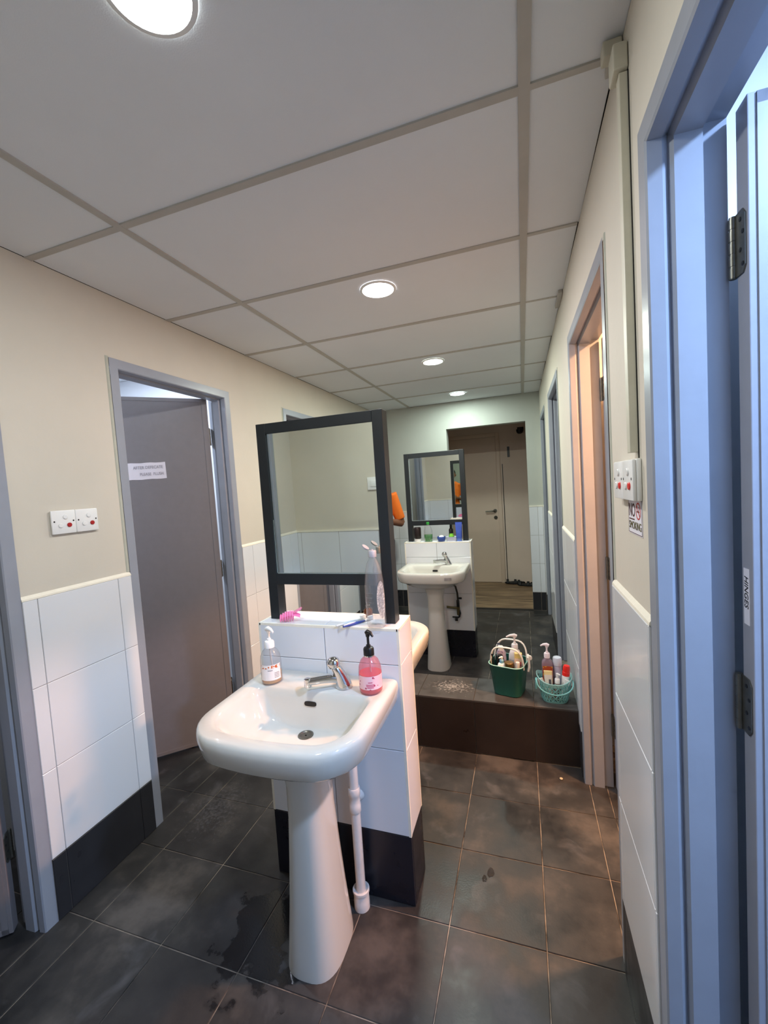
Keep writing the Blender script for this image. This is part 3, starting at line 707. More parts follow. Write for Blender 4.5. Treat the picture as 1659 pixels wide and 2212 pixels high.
# ------------------------------------------------------------------ bottles
m_pet = plastic_clear('clear_pet', (244, 245, 246), 0.955, body=0.09)
m_petpink = plastic_clear('clear_pink_pet', (246, 196, 206), 0.95, body=0.16)
m_lpink = plastic_clear('pink_soap', (248, 124, 140), 1.0, body=0.5)
m_lamber = plastic_clear('amber_soap', (240, 188, 122), 1.0, body=0.6)
m_lgreen = plastic_clear('green_soap', (10, 142, 26), 0.8, body=0.92)
m_lred = plastic_clear('red_gel', (190, 60, 46), 0.9, body=0.5)
def speck(name, base, spot, scale, thr=0.32, rough=0.4):
    m = bpy.data.materials.new(name); m.use_nodes = True; N = m.node_tree.nodes; L = m.node_tree.links; b = N['Principled BSDF']
    v = N.new('ShaderNodeTexVoronoi'); v.inputs['Scale'].default_value = scale
    tc = N.new('ShaderNodeTexCoord'); L.new(tc.outputs['Object'], v.inputs['Vector'])
    r = N.new('ShaderNodeValToRGB'); r.color_ramp.elements[0].position = thr; r.color_ramp.elements[1].position = thr + 0.06
    r.color_ramp.elements[0].color = (*lin(spot), 1); r.color_ramp.elements[1].color = (*lin(base), 1)
    L.new(v.outputs['Distance'], r.inputs[0]); L.new(r.outputs[0], b.inputs['Base Color']); b.inputs['Roughness'].default_value = rough
    return m
def sector(mb, prof, a0, a1, n=14, th=0.0004):
    """a curved label: part of a lathe between two angles"""
    vs_ = []; fs = []
    for r, z in prof:
        for i in range(n + 1):
            a = a0 + (a1 - a0) * i / n; vs_.append((r * math.cos(a), r * math.sin(a), z))
    for k in range(len(prof) - 1):
        for i in range(n): fs.append((k * (n + 1) + i, k * (n + 1) + i + 1, (k + 1) * (n + 1) + i + 1, (k + 1) * (n + 1) + i))
    return mb.add(vs_, fs)
def pump(t, z, r, material, ang, stem=0.030, tip=0.034, tube_to=None, tubemat=None, droop=0.006, head=0.011):
    """collar, stem and nozzle head above height z"""
    b = MB(); b.lathe([(r, z), (r, z + 0.018), (r * 0.86, z + 0.022), (r * 0.45, z + 0.024), (r * 0.42, z + 0.030), (0.0042, z + 0.0305), (0.0042, z + 0.030 + stem)], n=20)
    obj('pump_collar', b, material, t, 40)
    c, s = math.cos(ang), math.sin(ang); zt = z + 0.030 + stem
    b = MB(); b.tube([(-c * head, -s * head, zt + 0.002), (0, 0, zt + 0.006), (c * tip * 0.55, s * tip * 0.55, zt + 0.005), (c * tip, s * tip, zt + 0.004 - droop)], [0.0075, 0.0085, 0.0055, 0.0034], 12)
    b.lathe([(0.0062, zt - 0.008), (0.0078, zt + 0.004)], n=14)
    obj('pump_head', b, material, t, 40)
    if tube_to is not None:
        b = MB(); b.tube([(0, 0, z), (0.002, 0.002, (z + tube_to) / 2), (0.006, 0.004, tube_to)], 0.0028, 8); obj('dip_tube', b, tubemat or m_pvc, t, 40)
camdir = lambda x, y: math.atan2(-y, -x)
# amber soap on the basin, left (front face turned to the camera)
BZ = 0.8062
x, y = -0.838, 1.192; a = camdir(x, y)
t = thing('soap_bottle', 'clear pump bottle of amber soap with a white label on the front basin', 'bottle', (x, y, BZ))
ob = [(0.030, 0.0), (0.0345, 0.004), (0.0350, 0.012), (0.0345, 0.075), (0.032, 0.092), (0.0255, 0.106), (0.0165, 0.115), (0.0150, 0.120)]
b = MB(); b.lathe(ob, n=32, sx=1.0, sy=1.0); obj('bottle_body', b, m_pet, t, 50)
b = MB(); b.lathe([(0.028, 0.0015), (0.0330, 0.005), (0.0336, 0.012), (0.0335, 0.034), (0.001, 0.034)], n=32); obj('soap', b, m_lamber, t, 50)
b = MB(); sector(b, [(0.0355, 0.016), (0.0352, 0.068)], a - 1.15, a + 0.95, 18); lb = obj('label', b, mat('label_white', (236, 230, 228), 0.5), t, 50)
b = MB(); sector(b, [(0.0358, 0.056), (0.0357, 0.066)], a - 1.1, a + 0.9, 18); obj('print', b, speck('label_orange_print', (236, 230, 226), (196, 96, 44), 130, 0.42), lb, 50)
b = MB()
for k, zz in enumerate((0.024, 0.029, 0.034, 0.039)): sector(b, [(0.0358, zz), (0.0358, zz + 0.0016)], a + 0.25, a + 0.75, 6)
sector(b, [(0.0358, 0.049), (0.0358, 0.051)], a - 0.35, a + 0.1, 6)
obj('print', b, mat('label_grey_print', (120, 116, 122), 0.6), lb, 50)
pump(t, 0.118, 0.0165, m_white, -0.45, 0.028, 0.030, 0.02, m_pvc)
# pink soap, right
x, y = -0.478, 1.193; a = camdir(x, y)
t = thing('soap_bottle', 'pink hand soap bottle with a black pump on the front basin', 'bottle', (x, y, BZ))
ob = [(0.031, 0.0), (0.0355, 0.004), (0.0365, 0.014), (0.0365, 0.062), (0.0345, 0.082), (0.0275, 0.100), (0.0170, 0.110), (0.0150, 0.114)]
b = MB(); b.lathe(ob, n=32); obj('bottle_body', b, m_petpink, t, 50)
b = MB(); b.lathe([(0.029, 0.0015), (0.034, 0.005), (0.0351, 0.014), (0.0351, 0.060), (0.001, 0.060)], n=32); obj('soap', b, m_lpink, t, 50)
b = MB(); sector(b, [(0.0370, 0.018), (0.0370, 0.060)], a - 1.3, a + 1.3, 20); lb = obj('label', b, speck('label_pink_print', (240, 196, 206), (176, 54, 92), 75, 0.2), t, 50)
b = MB()
for zz, w_ in ((0.040, 0.18), (0.033, 0.36), (0.0285, 0.34), (0.024, 0.28)): sector(b, [(0.0373, zz), (0.0373, zz + 0.0026)], a - 0.05 - w_, a - 0.05 + w_, 6)
obj('print', b, mat('label_rose_print', (206, 84, 116), 0.6), lb, 50)
b = MB(); b.lathe([(0.0162, 0.112), (0.0172, 0.1125), (0.0172, 0.116), (0.0162, 0.1165)], n=24); obj('collar_ring', b, m_chrome, t, 40)
pump(t, 0.117, 0.0168, m_black, a + 0.9 , 0.034, 0.020, 0.02, m_pvc, 0.010, 0.004)
# small soap sliver near the tap
b = MB(); b.cbox((0, 0, 0.003), (0.020, 0.012, 0.006), 0.0025)
o = obj('soap_scrap', b, mat('soap_scrap', (226, 224, 212), 0.5), None, 30); o.location = (-0.655, 1.235, BZ); o.rotation_euler = (0, 0, 0.5)
tag(o, 'tiny white soap scrap behind the tap of the front basin', 'soap')

# tall clear bottle with open flip cap on the half wall
t = thing('plastic_bottle', 'tall empty clear bottle with its flip cap open on the half wall', 'bottle', (-0.487, 1.3065, HZ), 0.0)
ob = [(0.020, 0.004), (0.027, 0.0), (0.0315, 0.004), (0.0335, 0.014), (0.0330, 0.06), (0.0335, 0.10), (0.0325, 0.15), (0.0290, 0.185), (0.0220, 0.215), (0.0130, 0.232), (0.0115, 0.240)]
b = MB(); b.lathe(ob, n=36, sy=0.92); obj('bottle_body', b, m_pet, t, 60)
b = MB()
for zz in (0.088, 0.104, 0.120, 0.072): sector(b, [(0.0338, zz), (0.0345, zz + 0.0015), (0.0338, zz + 0.003)], camdir(-0.487, 1.3) - 1.5, camdir(-0.487, 1.3) - 0.2, 10)
b.v = [(x_, y_ * 0.93, z_) for x_, y_, z_ in b.v]
obj('grip_rib', b, m_pet, t, 60)
b = MB(); vs_ = []; n = 22; a0 = camdir(-0.487, 1.3) + 0.62
for i in range(n):
    q = 2 * PI * i / n; aa = a0 + 0.50 * math.cos(q); zz = 0.098 + 0.063 * math.sin(q); vs_.append((0.0347 * math.cos(aa), 0.0347 * 0.93 * math.sin(aa), zz))
b.add(vs_, [tuple(range(n))]); obj('label', b, mat('clear_label_milky', (196, 196, 192), 0.35, rgb2=(150, 150, 148), scale=160, thr=(0.45, 0.6)), t, 0)
m_cap = mat('grey_clear_cap', (176, 172, 176), 0.3)
b = MB(); b.lathe([(0.0135, 0.238), (0.0140, 0.240), (0.0140, 0.258), (0.0125, 0.260), (0.004, 0.2605), (0.004, 0.264), (0.002, 0.264)], n=22); cp = obj('cap', b, m_cap, t, 40)
b = MB(); b.lathe([(0.001, -0.001), (0.0120, -0.001), (0.0135, 0.002), (0.0135, 0.004), (0.001, 0.005)], n=20)
b.xf(Matrix.Translation((-0.0225, -0.004, 0.270)) @ Matrix.Rotation(math.radians(38), 4, 'Y')); obj('flip_lid', b, m_cap, cp, 40)
# hair claw
t = thing('hair_claw_clip', 'pink plastic hair claw clip on the nearer half wall', 'hair clip', (-0.828, 1.320, HZ), 0.45)
m_pinkp = mat('pink_plastic', (252, 136, 186), 0.3)
for s in (-1, 1):
    b = MB(); n = 9
    for i in range(n):
        yy = -0.034 + 0.068 * i / (n - 1); hh = 0.026 + 0.012 * math.sin(PI * i / (n - 1))
        if i < 6:
            b.tube([(yy, s * 0.003, hh), (yy, s * 0.014, hh * 0.75), (yy, s * 0.016, hh * 0.35), (yy, s * 0.007, 0.003)], [0.0028, 0.003, 0.0026, 0.0016], 7)
    b.rings([[(yy, s * 0.0030, 0.024 + 0.012 * math.sin(PI * (yy + 0.034) / 0.068)) , (yy, s * 0.0150, 0.016 + 0.009 * math.sin(PI * (yy + 0.034) / 0.068)), (yy, s * 0.0132, 0.015 + 0.009 * math.sin(PI * (yy + 0.034) / 0.068)), (yy, s * 0.0022, 0.021 + 0.012 * math.sin(PI * (yy + 0.034) / 0.068))] for yy in [-0.036 + 0.072 * i / 10 for i in range(11)]])
    obj('claw', b, m_pinkp, t, 50)
b = MB(); b.prism([(0.012, -0.013), (0.040, -0.016), (0.044, 0.0), (0.040, 0.016), (0.012, 0.013)], 0.030, 0.033); b.v = [(x_, y_, z_ + (x_ - 0.012) * 0.45) for x_, y_, z_ in b.v]; obj('thumb_tab', b, m_pinkp, t, 40)
# toothbrush lying across the edge
t = thing('toothbrush', 'blue and white toothbrush lying on the nearer half wall', 'toothbrush', (-0.558, 1.332, HZ), math.radians(58))
b = MB(); b.tube([(-0.072, 0, 0.0062), (-0.05, 0, 0.0062), (-0.01, 0, 0.0052), (0.02, 0, 0.0042)], [0.0034, 0.0056, 0.005, 0.0034], 10); obj('handle', b, mat('toothbrush_blue', (64, 84, 158), 0.3), t, 50)
b = MB(); b.tube([(-0.07, -0.0012, 0.0104), (-0.045, -0.001, 0.0108), (-0.02, 0, 0.0094)], [0.002, 0.0032, 0.002], 8); obj('grip', b, m_white, t, 50)
b = MB(); b.tube([(0.018, 0, 0.0042), (0.035, 0, 0.0042), (0.055, 0, 0.0045)], [0.0034, 0.0044, 0.0036], 8); obj('head', b, m_white, t, 50)
b = MB(); b.cbox((0.045, 0, 0.011), (0.020, 0.008, 0.009), 0.001); obj('bristles', b, m_white, t, 20)
t = thing('toothbrush', 'pale toothbrush beside the blue one on the nearer half wall', 'toothbrush', (-0.585, 1.338, HZ), math.radians(56))
b = MB(); b.tube([(-0.072, 0, 0.0050), (-0.04, 0, 0.0052), (0.0, 0, 0.0048), (0.03, 0, 0.0044), (0.05, 0, 0.0046)], [0.003, 0.0046, 0.0042, 0.004, 0.0046], 10); obj('handle', b, mat('toothbrush_pale', (206, 218, 222), 0.3), t, 50)
b = MB(); b.cbox((0.040, 0, 0.0125), (0.022, 0.009, 0.009), 0.001); obj('bristles', b, m_white, t, 20)
# small amber glass jar behind the clear bottle
t = thing('amber_jar', 'small amber glass bottle behind the tall clear bottle', 'bottle', (-0.556, 1.408, HZ))
b = MB(); b.lathe([(0.014, 0.0), (0.0165, 0.003), (0.0165, 0.024), (0.010, 0.031), (0.0085, 0.034)], n=24); obj('bottle_body', b, plastic_clear('amber_glass', (150, 78, 18), 0.7, body=0.35), t, 50)
b = MB(); b.lathe([(0.0095, 0.033), (0.0095, 0.042), (0.008, 0.043)], n=20); obj('cap', b, m_black, t, 40)

# ------------------------------------------------------------------ things on the far half wall
fy = 3.352
t = thing('black_bottle', 'black bottle standing on its white cap on the far half wall', 'bottle', (-0.838, fy, HZ))
b = MB(); b.lathe([(0.022, 0.0), (0.026, 0.002), (0.026, 0.024), (0.024, 0.026)], n=22); obj('cap', b, m_white, t, 40)
b = MB(); b.lathe([(0.024, 0.026), (0.029, 0.032), (0.0295, 0.112), (0.026, 0.120), (0.022, 0.121)], n=22); bd = obj('bottle_body', b, mat('dark_brown_plastic', (34, 24, 24), 0.3), t, 40)
t = thing('green_soap_bottle', 'clear bottle half full of green liquid on the far half wall', 'bottle', (-0.748, fy, HZ))
b = MB(); b.lathe([(0.028, 0.0), (0.033, 0.004), (0.0355, 0.05), (0.034, 0.09), (0.024, 0.122), (0.013, 0.136), (0.012, 0.142)], n=24, sy=0.7); obj('bottle_body', b, m_pet, t, 50)
b = MB(); b.lathe([(0.027, 0.001), (0.032, 0.005), (0.0345, 0.05), (0.0345, 0.060), (0.001, 0.060)], n=24, sy=0.69); obj('liquid', b, m_lgreen, t, 50)
b = MB(); b.lathe([(0.013, 0.141), (0.013, 0.158), (0.010, 0.160)], n=18); obj('cap', b, mat('green_cap', (50, 150, 60), 0.4), t, 40)
t = thing('soap_bowl', 'small blue bowl holding white soap on the far half wall', 'soap dish', (-0.642, fy - 0.002, HZ))
b = MB(); b.lathe([(0.020, 0.0), (0.026, 0.002), (0.033, 0.020), (0.034, 0.038), (0.0325, 0.040), (0.031, 0.036), (0.029, 0.020), (0.018, 0.006), (0.001, 0.005)], n=26); obj('bowl', b, mat('blue_plastic', (58, 82, 152), 0.3), t, 50)
b = MB(); b.sphere((0, 0, 0), 0.021, 16, 10, 0.55); o = obj('soap_bar', b, m_white, None, 60); o.location = (-0.640, fy - 0.004, HZ + 0.037); o.rotation_euler = (0.35, 0, 0.3); tag(o, 'white oval soap in the small blue bowl', 'soap')
t = thing('soap_box', 'pale lilac open soap box on the far half wall', 'soap dish', (-0.560, fy + 0.004, HZ), 0.08)
b = MB(); b.rings([rrect(0.072, 0.023, -0.023, 0.008, 0.008, 0, 0.0), rrect(0.082, 0.027, -0.027, 0.009, 0.009, 0, 0.034), rrect(0.088, 0.029, -0.029, 0.009, 0.009, 0, 0.037), rrect(0.078, 0.025, -0.025, 0.008, 0.008, 0, 0.036), rrect(0.066, 0.020, -0.020, 0.007, 0.007, 0, 0.006)]); obj('box', b, mat('lilac_plastic', (196, 200, 222), 0.35), t, 40)
t = thing('green_cup', 'bright green upturned cap in the lilac soap box', 'cap', (-0.560, fy + 0.005, HZ + 0.007))
b = MB(); b.lathe([(0.023, 0.0), (0.022, 0.030), (0.0165, 0.044), (0.0155, 0.052), (0.001, 0.053)], n=22); obj('shell', b, mat('lime_green', (126, 196, 62), 0.35), t, 40)
b = MB(); b.lathe([(0.0162, 0.030), (0.0225, 0.030), (0.0228, 0.034), (0.0205, 0.0345)], n=22); obj('ridge', b, mat('lime_green', (126, 196, 62), 0.35), t, 40)
t = thing('blue_tube', 'flat blue lotion tube standing on its cap on the far half wall', 'tube', (-0.497, fy - 0.004, HZ), -0.1)
m_bt = mat('cobalt_tube', (66, 88, 176), 0.3, var=0.12, scale=40)
b = MB(); b.rings([rrect(0.040, 0.014, -0.014, 0.012, 0.012, 0, 0.0), rrect(0.042, 0.0145, -0.0145, 0.012, 0.012, 0, 0.026)]); obj('cap', b, mat('cobalt_cap', (92, 122, 196), 0.35), t, 40)
b = MB(); b.rings([rrect(0.046, 0.016, -0.016, 0.013, 0.013, 0, 0.026), rrect(0.048, 0.016, -0.016, 0.013, 0.013, 0, 0.05), rrect(0.052, 0.010, -0.010, 0.008, 0.008, 0, 0.10), rrect(0.056, 0.003, -0.003, 0.002, 0.002, 0, 0.142), rrect(0.056, 0.0016, -0.0016, 0.001, 0.001, 0, 0.152)]); obj('tube_body', b, m_bt, t, 40)
t = thing('dark_bottle', 'narrow black bottle behind the green cap on the far half wall', 'bottle', (-0.575, fy + 0.085, HZ))
b = MB(); b.lathe([(0.016, 0.0), (0.018, 0.003), (0.018, 0.085), (0.010, 0.098), (0.009, 0.102)], n=20); obj('bottle_body', b, m_black, t, 40)
b = MB(); b.lathe([(0.010, 0.101), (0.010, 0.125), (0.008, 0.127)], n=18); obj('cap', b, m_black, t, 40)

# ------------------------------------------------------------------ switches, conduit, notices
def switch_plate(parent, Mx, mark=m_red, two=True):
    """one square plate in local x right, y up, z out"""
    b = MB(); b.cbox((0, 0, 0.004), (0.086, 0.086, 0.008), 0.003); p = obj('plate', b, m_white, parent, 30); p.matrix_local = Mx
    for cx, cy, m_ in ((0.006, 0.018, m_white), (-0.013, -0.012, m_white), (0.018, -0.012, mark)):
        b = MB(); b.lathe([(0.0085, 0.0), (0.0085, 0.0022), (0.0074, 0.0032), (0.001, 0.0034)], (0, 0, 0), 18); b.v = [(x_, y_ * 0.95, z_ + 0.018 * y_ * (1 if cy > 0 else 1)) for x_, y_, z_ in b.v]
        o = obj('rocker', b, m_, p, 40); o.location = (cx, cy, 0.0078)
    for cx in (-0.034, 0.034):
        b = MB(); b.lathe([(0.0030, 0.0), (0.0030, 0.0006), (0.001, 0.0006)], (0, 0, 0), 12); o = obj('screw', b, m_black, p, 0); o.location = (cx, 0.003, 0.0078)
    return p
# left wall pair
t = thing('light_switch', 'white double switch plate with dark red rockers on the left wall', 'switch', (LX, 1.130, 1.389))
t.location = (LX, 1.130, 1.389)
for k in (-1, 1): switch_plate(t, axes((0.003, 0.0435 * k, 0), (0, 1, 0), (0, 0, 1), (1, 0, 0)))
b = MB(); b.cbox((0.0016, 0.001, -0.002), (0.003, 0.166, 0.080), 0.0008); obj('backing_box', b, m_pvc, t, 20)
# right wall pair on a surface box
y = 1.062; yw = Vector((rx(y), y, 1.421)); ur = Vector((0.0085, -1, 0)).normalized(); nr = Vector((-1, -0.0085, 0)).normalized()
t = thing('light_switch', 'white surface box switch with bright red rockers above the no smoking sign', 'switch', yw)
b = MB(); b.cbox((0, 0, 0.0), (0.174, 0.088, 0.010), 0.003); o = obj('surface_box', b, m_white, t, 30); o.matrix_local = axes(nr * 0.0053, ur, (0, 0, 1), nr)
for k in (-1, 1): switch_plate(t, axes(nr * 0.0100 + ur * 0.0435 * k, ur, (0, 0, 1), nr), m_redl)
# wall behind the camera (seen in the mirror)
t = thing('light_switch', 'single white switch reflected in the large mirror', 'switch', (-0.975, BY, 1.46))
b = MB(); b.cbox((0, 0, 0.005), (0.088, 0.088, 0.010), 0.003); p = obj('plate', b, m_white, t, 30); p.matrix_local = axes((0, 0, 0), (-1, 0, 0), (0, 0, 1), (0, 1, 0))
b = MB(); b.cbox((0, 0, 0.0115), (0.044, 0.044, 0.004), 0.0015); o = obj('rocker', b, m_white, p, 30)
# trunking
y = 1.005
t = thing('cable_trunking', 'cream vertical cable trunking running up to the ceiling, right wall', 'trunking', (rx(y), y, 1.466))
m_trk = mat('cream_trunking', (204, 200, 182), 0.45, var=0.05, scale=20)
b = MB(); b.cbox((-0.0085, 0, 0.385), (0.016, 0.026, 0.745), 0.0015); obj('cover', b, m_trk, t, 20)
b = MB(); b.box((-0.002, -0.0150, 0.0), (-0.0003, -0.0131, 0.757)); obj('dark_edge_strip', b, m_black, t, 0)  # thin black strip along the near edge of the cover
b = MB(); b.cbox((-0.014, 0.004, 0.785), (0.026, 0.046, 0.050), 0.003); b.cbox((-0.020, 0.030, 0.835), (0.036, 0.030, 0.030), 0.003); obj('elbow_cover', b, m_trk, t, 20)
b = MB(); b.cbox((-0.012, 0.060, 0.842), (0.020, 0.060, 0.018), 0.002); obj('ceiling_run', b, m_tbar, t, 20)
y = 2.31
b = MB(); b.cbox((-0.011, 0, 0), (0.020, 0.19, 0.016), 0.002); o = obj('ceiling_bracket', b, m_tbar, None, 20); o.location = (rx(y), y, CZ - 0.0095); tag(o, 'short metal strip under the ceiling edge above the orange door', 'bracket')
# no smoking sign
y = 1.036; sp = Vector((rx(y), y, 1.340))
t = thing('no_smoking_sign', 'white paper sign reading NO SMOKING under the right wall switch', 'sign', sp)
b = MB(); b.cbox((0, 0, 0.0006), (0.112, 0.078, 0.0010), 0.0); sh = obj('sheet', b, m_paper, t, 0); sh.matrix_local = axes((0, 0, 0), ur, (0, 0, 1), nr)
b = MB()
for a_, c_ in (((-0.054, 0.036), (0.054, 0.0373)), ((-0.054, -0.0373), (0.054, -0.036)), ((-0.054, -0.037), (-0.0527, 0.037)), ((0.0527, -0.037), (0.054, 0.037))): b.box((a_[0], a_[1], 0.0012), (c_[0], c_[1], 0.0015))
obj('border', b, m_brown, sh, 0)
text_mesh('NO', 0.042, m_brown, 'lettering', sh, axes((-0.024, 0.000, 0.0014), (1, 0, 0), (0, 1, 0), (0, 0, 1)), sx=0.78)
text_mesh('SMOKING', 0.024, m_olive, 'lettering', sh, axes((0.0, -0.0275, 0.0014), (1, 0, 0), (0, 1, 0), (0, 0, 1)), sx=0.92)
b = MB(); b.box((-0.048, -0.0075, 0.0013), (-0.004, -0.0048, 0.0015)); obj('underline', b, m_brown, sh, 0)
b = MB(); n = 28
b.rings([[(0.027 + r_ * math.cos(2 * PI * i / n), 0.014 + r_ * math.sin(2 * PI * i / n), z_) for i in range(n)] for r_, z_ in ((0.0185, 0.0012), (0.0185, 0.0016), (0.0155, 0.0016), (0.0155, 0.0012))], False, False, True); obj('symbol_ring', b, m_redink, sh, 0)
b = MB(); b.box((-0.0160, -0.0014, 0.0013), (0.0160, 0.0014, 0.0017)); o = obj('symbol_bar', b, m_redink, sh, 0); o.matrix_local = Matrix.Translation((0.027, 0.014, 0)) @ Matrix.Rotation(-PI / 4, 4, 'Z')
b = MB(); b.box((0.016, 0.011, 0.0012), (0.036, 0.0145, 0.0014)); obj('symbol_cigarette', b, m_brown, sh, 0)
b = MB(); b.tube([(0.034, 0.016, 0.0013), (0.036, 0.020, 0.0013), (0.032, 0.023, 0.0013)], 0.0007, 6); obj('symbol_smoke', b, m_brown, sh, 0)
# handwritten note on door 2: leaf frame (x across the thickness, -y along the leaf)
leaf2 = D[2][1]
Ml = Matrix.Translation(Vector(leaf2.location)) @ Matrix.Rotation(leaf2.rotation_euler.z, 4, 'Z')
xo = 0.0402 - 0.0
note = thing('paper_note', 'white handwritten paper note taped to the dark grey left door', 'note', (0, 0, 0))
note.matrix_world = Ml @ axes((0.0404, -0.339, 1.612), (0, 1, 0), (0, 0, 1), (1, 0, 0)) @ Matrix.Rotation(math.radians(1.2), 4, 'Z')
n = 8
b = MB()
vv = []; ff = []
for j, yy in enumerate((-0.045, -0.015, 0.015, 0.045)):
    for i in range(n + 1): vv.append((-0.095 + 0.190 * i / n, yy + 0.0012 * math.sin(i * 1.7), 0.0004 + 0.0006 * (1 + math.sin(i * 1.3 + j))))
for j in range(3):
    for i in range(n): ff.append((j * (n + 1) + i, j * (n + 1) + i + 1, (j + 1) * (n + 1) + i + 1, (j + 1) * (n + 1) + i))
b.add(vv, ff); obj('sheet', b, m_paper, note, 60)
text_mesh('AFTER DEFECATE', 0.023, m_ink, 'lettering', note, axes((0.010, 0.012, 0.0022), (1, 0, 0), (0, 1, 0), (0, 0, 1)), sx=0.80)
text_mesh('PLEASE  FLUSH', 0.022, m_ink, 'lettering', note, axes((0.024, -0.024, 0.0022), (1, 0, 0), (0, 1, 0), (0, 0, 1)), sx=0.80)

# ------------------------------------------------------------------ baskets on the kerb
KT = KZ
m_gb = mat('dark_green_plastic', (30, 88, 78), 0.42, var=0.04, scale=10)
m_cream = mat('cream_plastic', (226, 216, 204), 0.35)
GX, GY, GA = -0.112, 2.300, math.radians(-14)
t = thing('green_basket', 'dark green plastic bathroom bucket with two cream handles on the kerb', 'basket', (GX, GY, KT), GA)
def rr4(w_, d_, r_, z_): return rrect(w_, d_ / 2, -d_ / 2, r_, r_, 0, z_)
b = MB()
b.rings([rr4(0.118, 0.118, 0.03, 0.0), rr4(0.128, 0.128, 0.032, 0.004), rr4(0.150, 0.150, 0.036, 0.108), rr4(0.153, 0.153, 0.037, 0.110), rr4(0.158, 0.158, 0.038, 0.142), rr4(0.163, 0.163, 0.04, 0.145), rr4(0.163, 0.163, 0.04, 0.149), rr4(0.155, 0.155, 0.036, 0.149), rr4(0.152, 0.152, 0.035, 0.142), rr4(0.122, 0.122, 0.03, 0.005)])
obj('bucket', b, m_gb, t, 40)
b = MB(); b.rings([rr4(0.165, 0.165, 0.04, 0.1465), rr4(0.166, 0.166, 0.04, 0.1492), rr4(0.160, 0.160, 0.038, 0.1502), rr4(0.158, 0.158, 0.037, 0.1492)], False, False, True); obj('rim', b, mat('pale_green_rim', (150, 196, 182), 0.4), t, 40)
for s, hh, lean in ((-1, 0.094, 0.0), (1, 0.100, 0.028)):
    b = MB(); pts = []
    for i in range(17):
        q = PI * i / 16; cx = -math.copysign(abs(math.cos(q)) ** 0.55, math.cos(q)) * 0.078; cz = 0.128 + hh * math.sin(q) ** 0.75
        pts.append((cx, s * 0.030 + lean * math.sin(q), cz))
    b.tube(pts, 0.0042, 8); b.v = [(x_, (y_ - (s * 0.03)) * 1.35 + s * 0.03, z_) for x_, y_, z_ in b.v]
    obj('handle', b, m_cream, t, 50)
def gpos(lx, ly):
    return (GX + lx * math.cos(GA) - ly * math.sin(GA), GY + lx * math.sin(GA) + ly * math.cos(GA))
ZB = KT + 0.0055
# contents
def std(name, label, cat, lx, ly, tilt=(0, 0), rz=0.0, base=(GX, GY, GA), z=None):
    x_, y_ = (base[0] + lx * math.cos(base[2]) - ly * math.sin(base[2]), base[1] + lx * math.sin(base[2]) + ly * math.cos(base[2]))
    o = thing(name, label, cat, (x_, y_, ZB if z is None else z), 0); o.rotation_euler = (tilt[0], tilt[1], rz); return o
t = std('lotion_bottle', 'tall white pump lotion bottle in the green basket', 'bottle', 0.024, 0.030)
b = MB(); b.lathe([(0.026, 0.0), (0.030, 0.003), (0.031, 0.12), (0.029, 0.165), (0.022, 0.185), (0.015, 0.192), (0.014, 0.196)], n=26); obj('bottle_body', b, mat('pearl_white', (224, 214, 212), 0.35), t, 50)
b = MB(); sector(b, [(0.0315, 0.10), (0.0315, 0.15)], -2.6, -0.6, 14); obj('label', b, mat('label_pale_grey', (196, 190, 190), 0.5), t, 50)
pump(t, 0.196, 0.0155, mat('pearl_white', (224, 214, 212), 0.35), 3.3, 0.028, 0.038)
t = std('lotion_tube', 'slanted lilac and pink lotion tube in the green basket', 'tube', -0.032, 0.028, (0.02, -0.06))
b = MB(); b.rings([rrect(0.036, 0.015, -0.015, 0.013, 0.013, 0, 0.0), rrect(0.042, 0.017, -0.017, 0.014, 0.014, 0, 0.03), rrect(0.044, 0.016, -0.016, 0.014, 0.014, 0, 0.17), rrect(0.030, 0.013, -0.013, 0.012, 0.012, 0, 0.182)]); obj('tube_body', b, mat('lilac_tube', (196, 176, 186), 0.35, rgb2=(120, 96, 132), scale=55, thr=(0.38, 0.5)), t, 40)
b = MB(); b.lathe([(0.0125, 0.182), (0.0125, 0.198), (0.011, 0.200)], n=18); obj('cap', b, m_cream, t, 40)
t = std('black_jar', 'round black bottle in the green basket', 'bottle', -0.038, -0.008)
b = MB(); b.lathe([(0.016, 0.0), (0.018, 0.003), (0.019, 0.10), (0.018, 0.145), (0.013, 0.160), (0.012, 0.168), (0.001, 0.169)], n=24); obj('bottle_body', b, m_black, t, 50)
t = std('small_pump_bottle', 'small white bottle with a light blue pump in the green basket', 'bottle', -0.022, -0.036)
b = MB(); b.rings([rrect(0.036, 0.014, -0.014, 0.010, 0.010, 0, 0.0), rrect(0.038, 0.015, -0.015, 0.010, 0.010, 0, 0.132), rrect(0.030, 0.012, -0.012, 0.010, 0.010, 0, 0.140), rrect(0.018, 0.009, -0.009, 0.008, 0.008, 0, 0.143)]); obj('bottle_body', b, m_white, t, 40)
b = MB(); b.lathe([(0.0098, 0.142), (0.0098, 0.156), (0.008, 0.158)], n=18); obj('collar', b, mat('sky_blue_plastic', (120, 176, 202), 0.35), t, 40)
b = MB(); b.lathe([(0.004, 0.157), (0.006, 0.162), (0.0065, 0.172), (0.003, 0.174)], n=14); b.tube([(0, 0, 0.170), (-0.008, -0.006, 0.170), (-0.012, -0.009, 0.167)], [0.004, 0.0035, 0.002], 8); obj('pump_head', b, m_white, t, 40)
t = std('brown_jar', 'dark brown jar with a gold lid in the green basket', 'jar', 0.013, -0.037)
b = MB(); b.lathe([(0.018, 0.0), (0.021, 0.003), (0.0215, 0.128), (0.019, 0.134)], n=22); obj('jar', b, mat('brown_glass', (72, 30, 22), 0.2), t, 40)
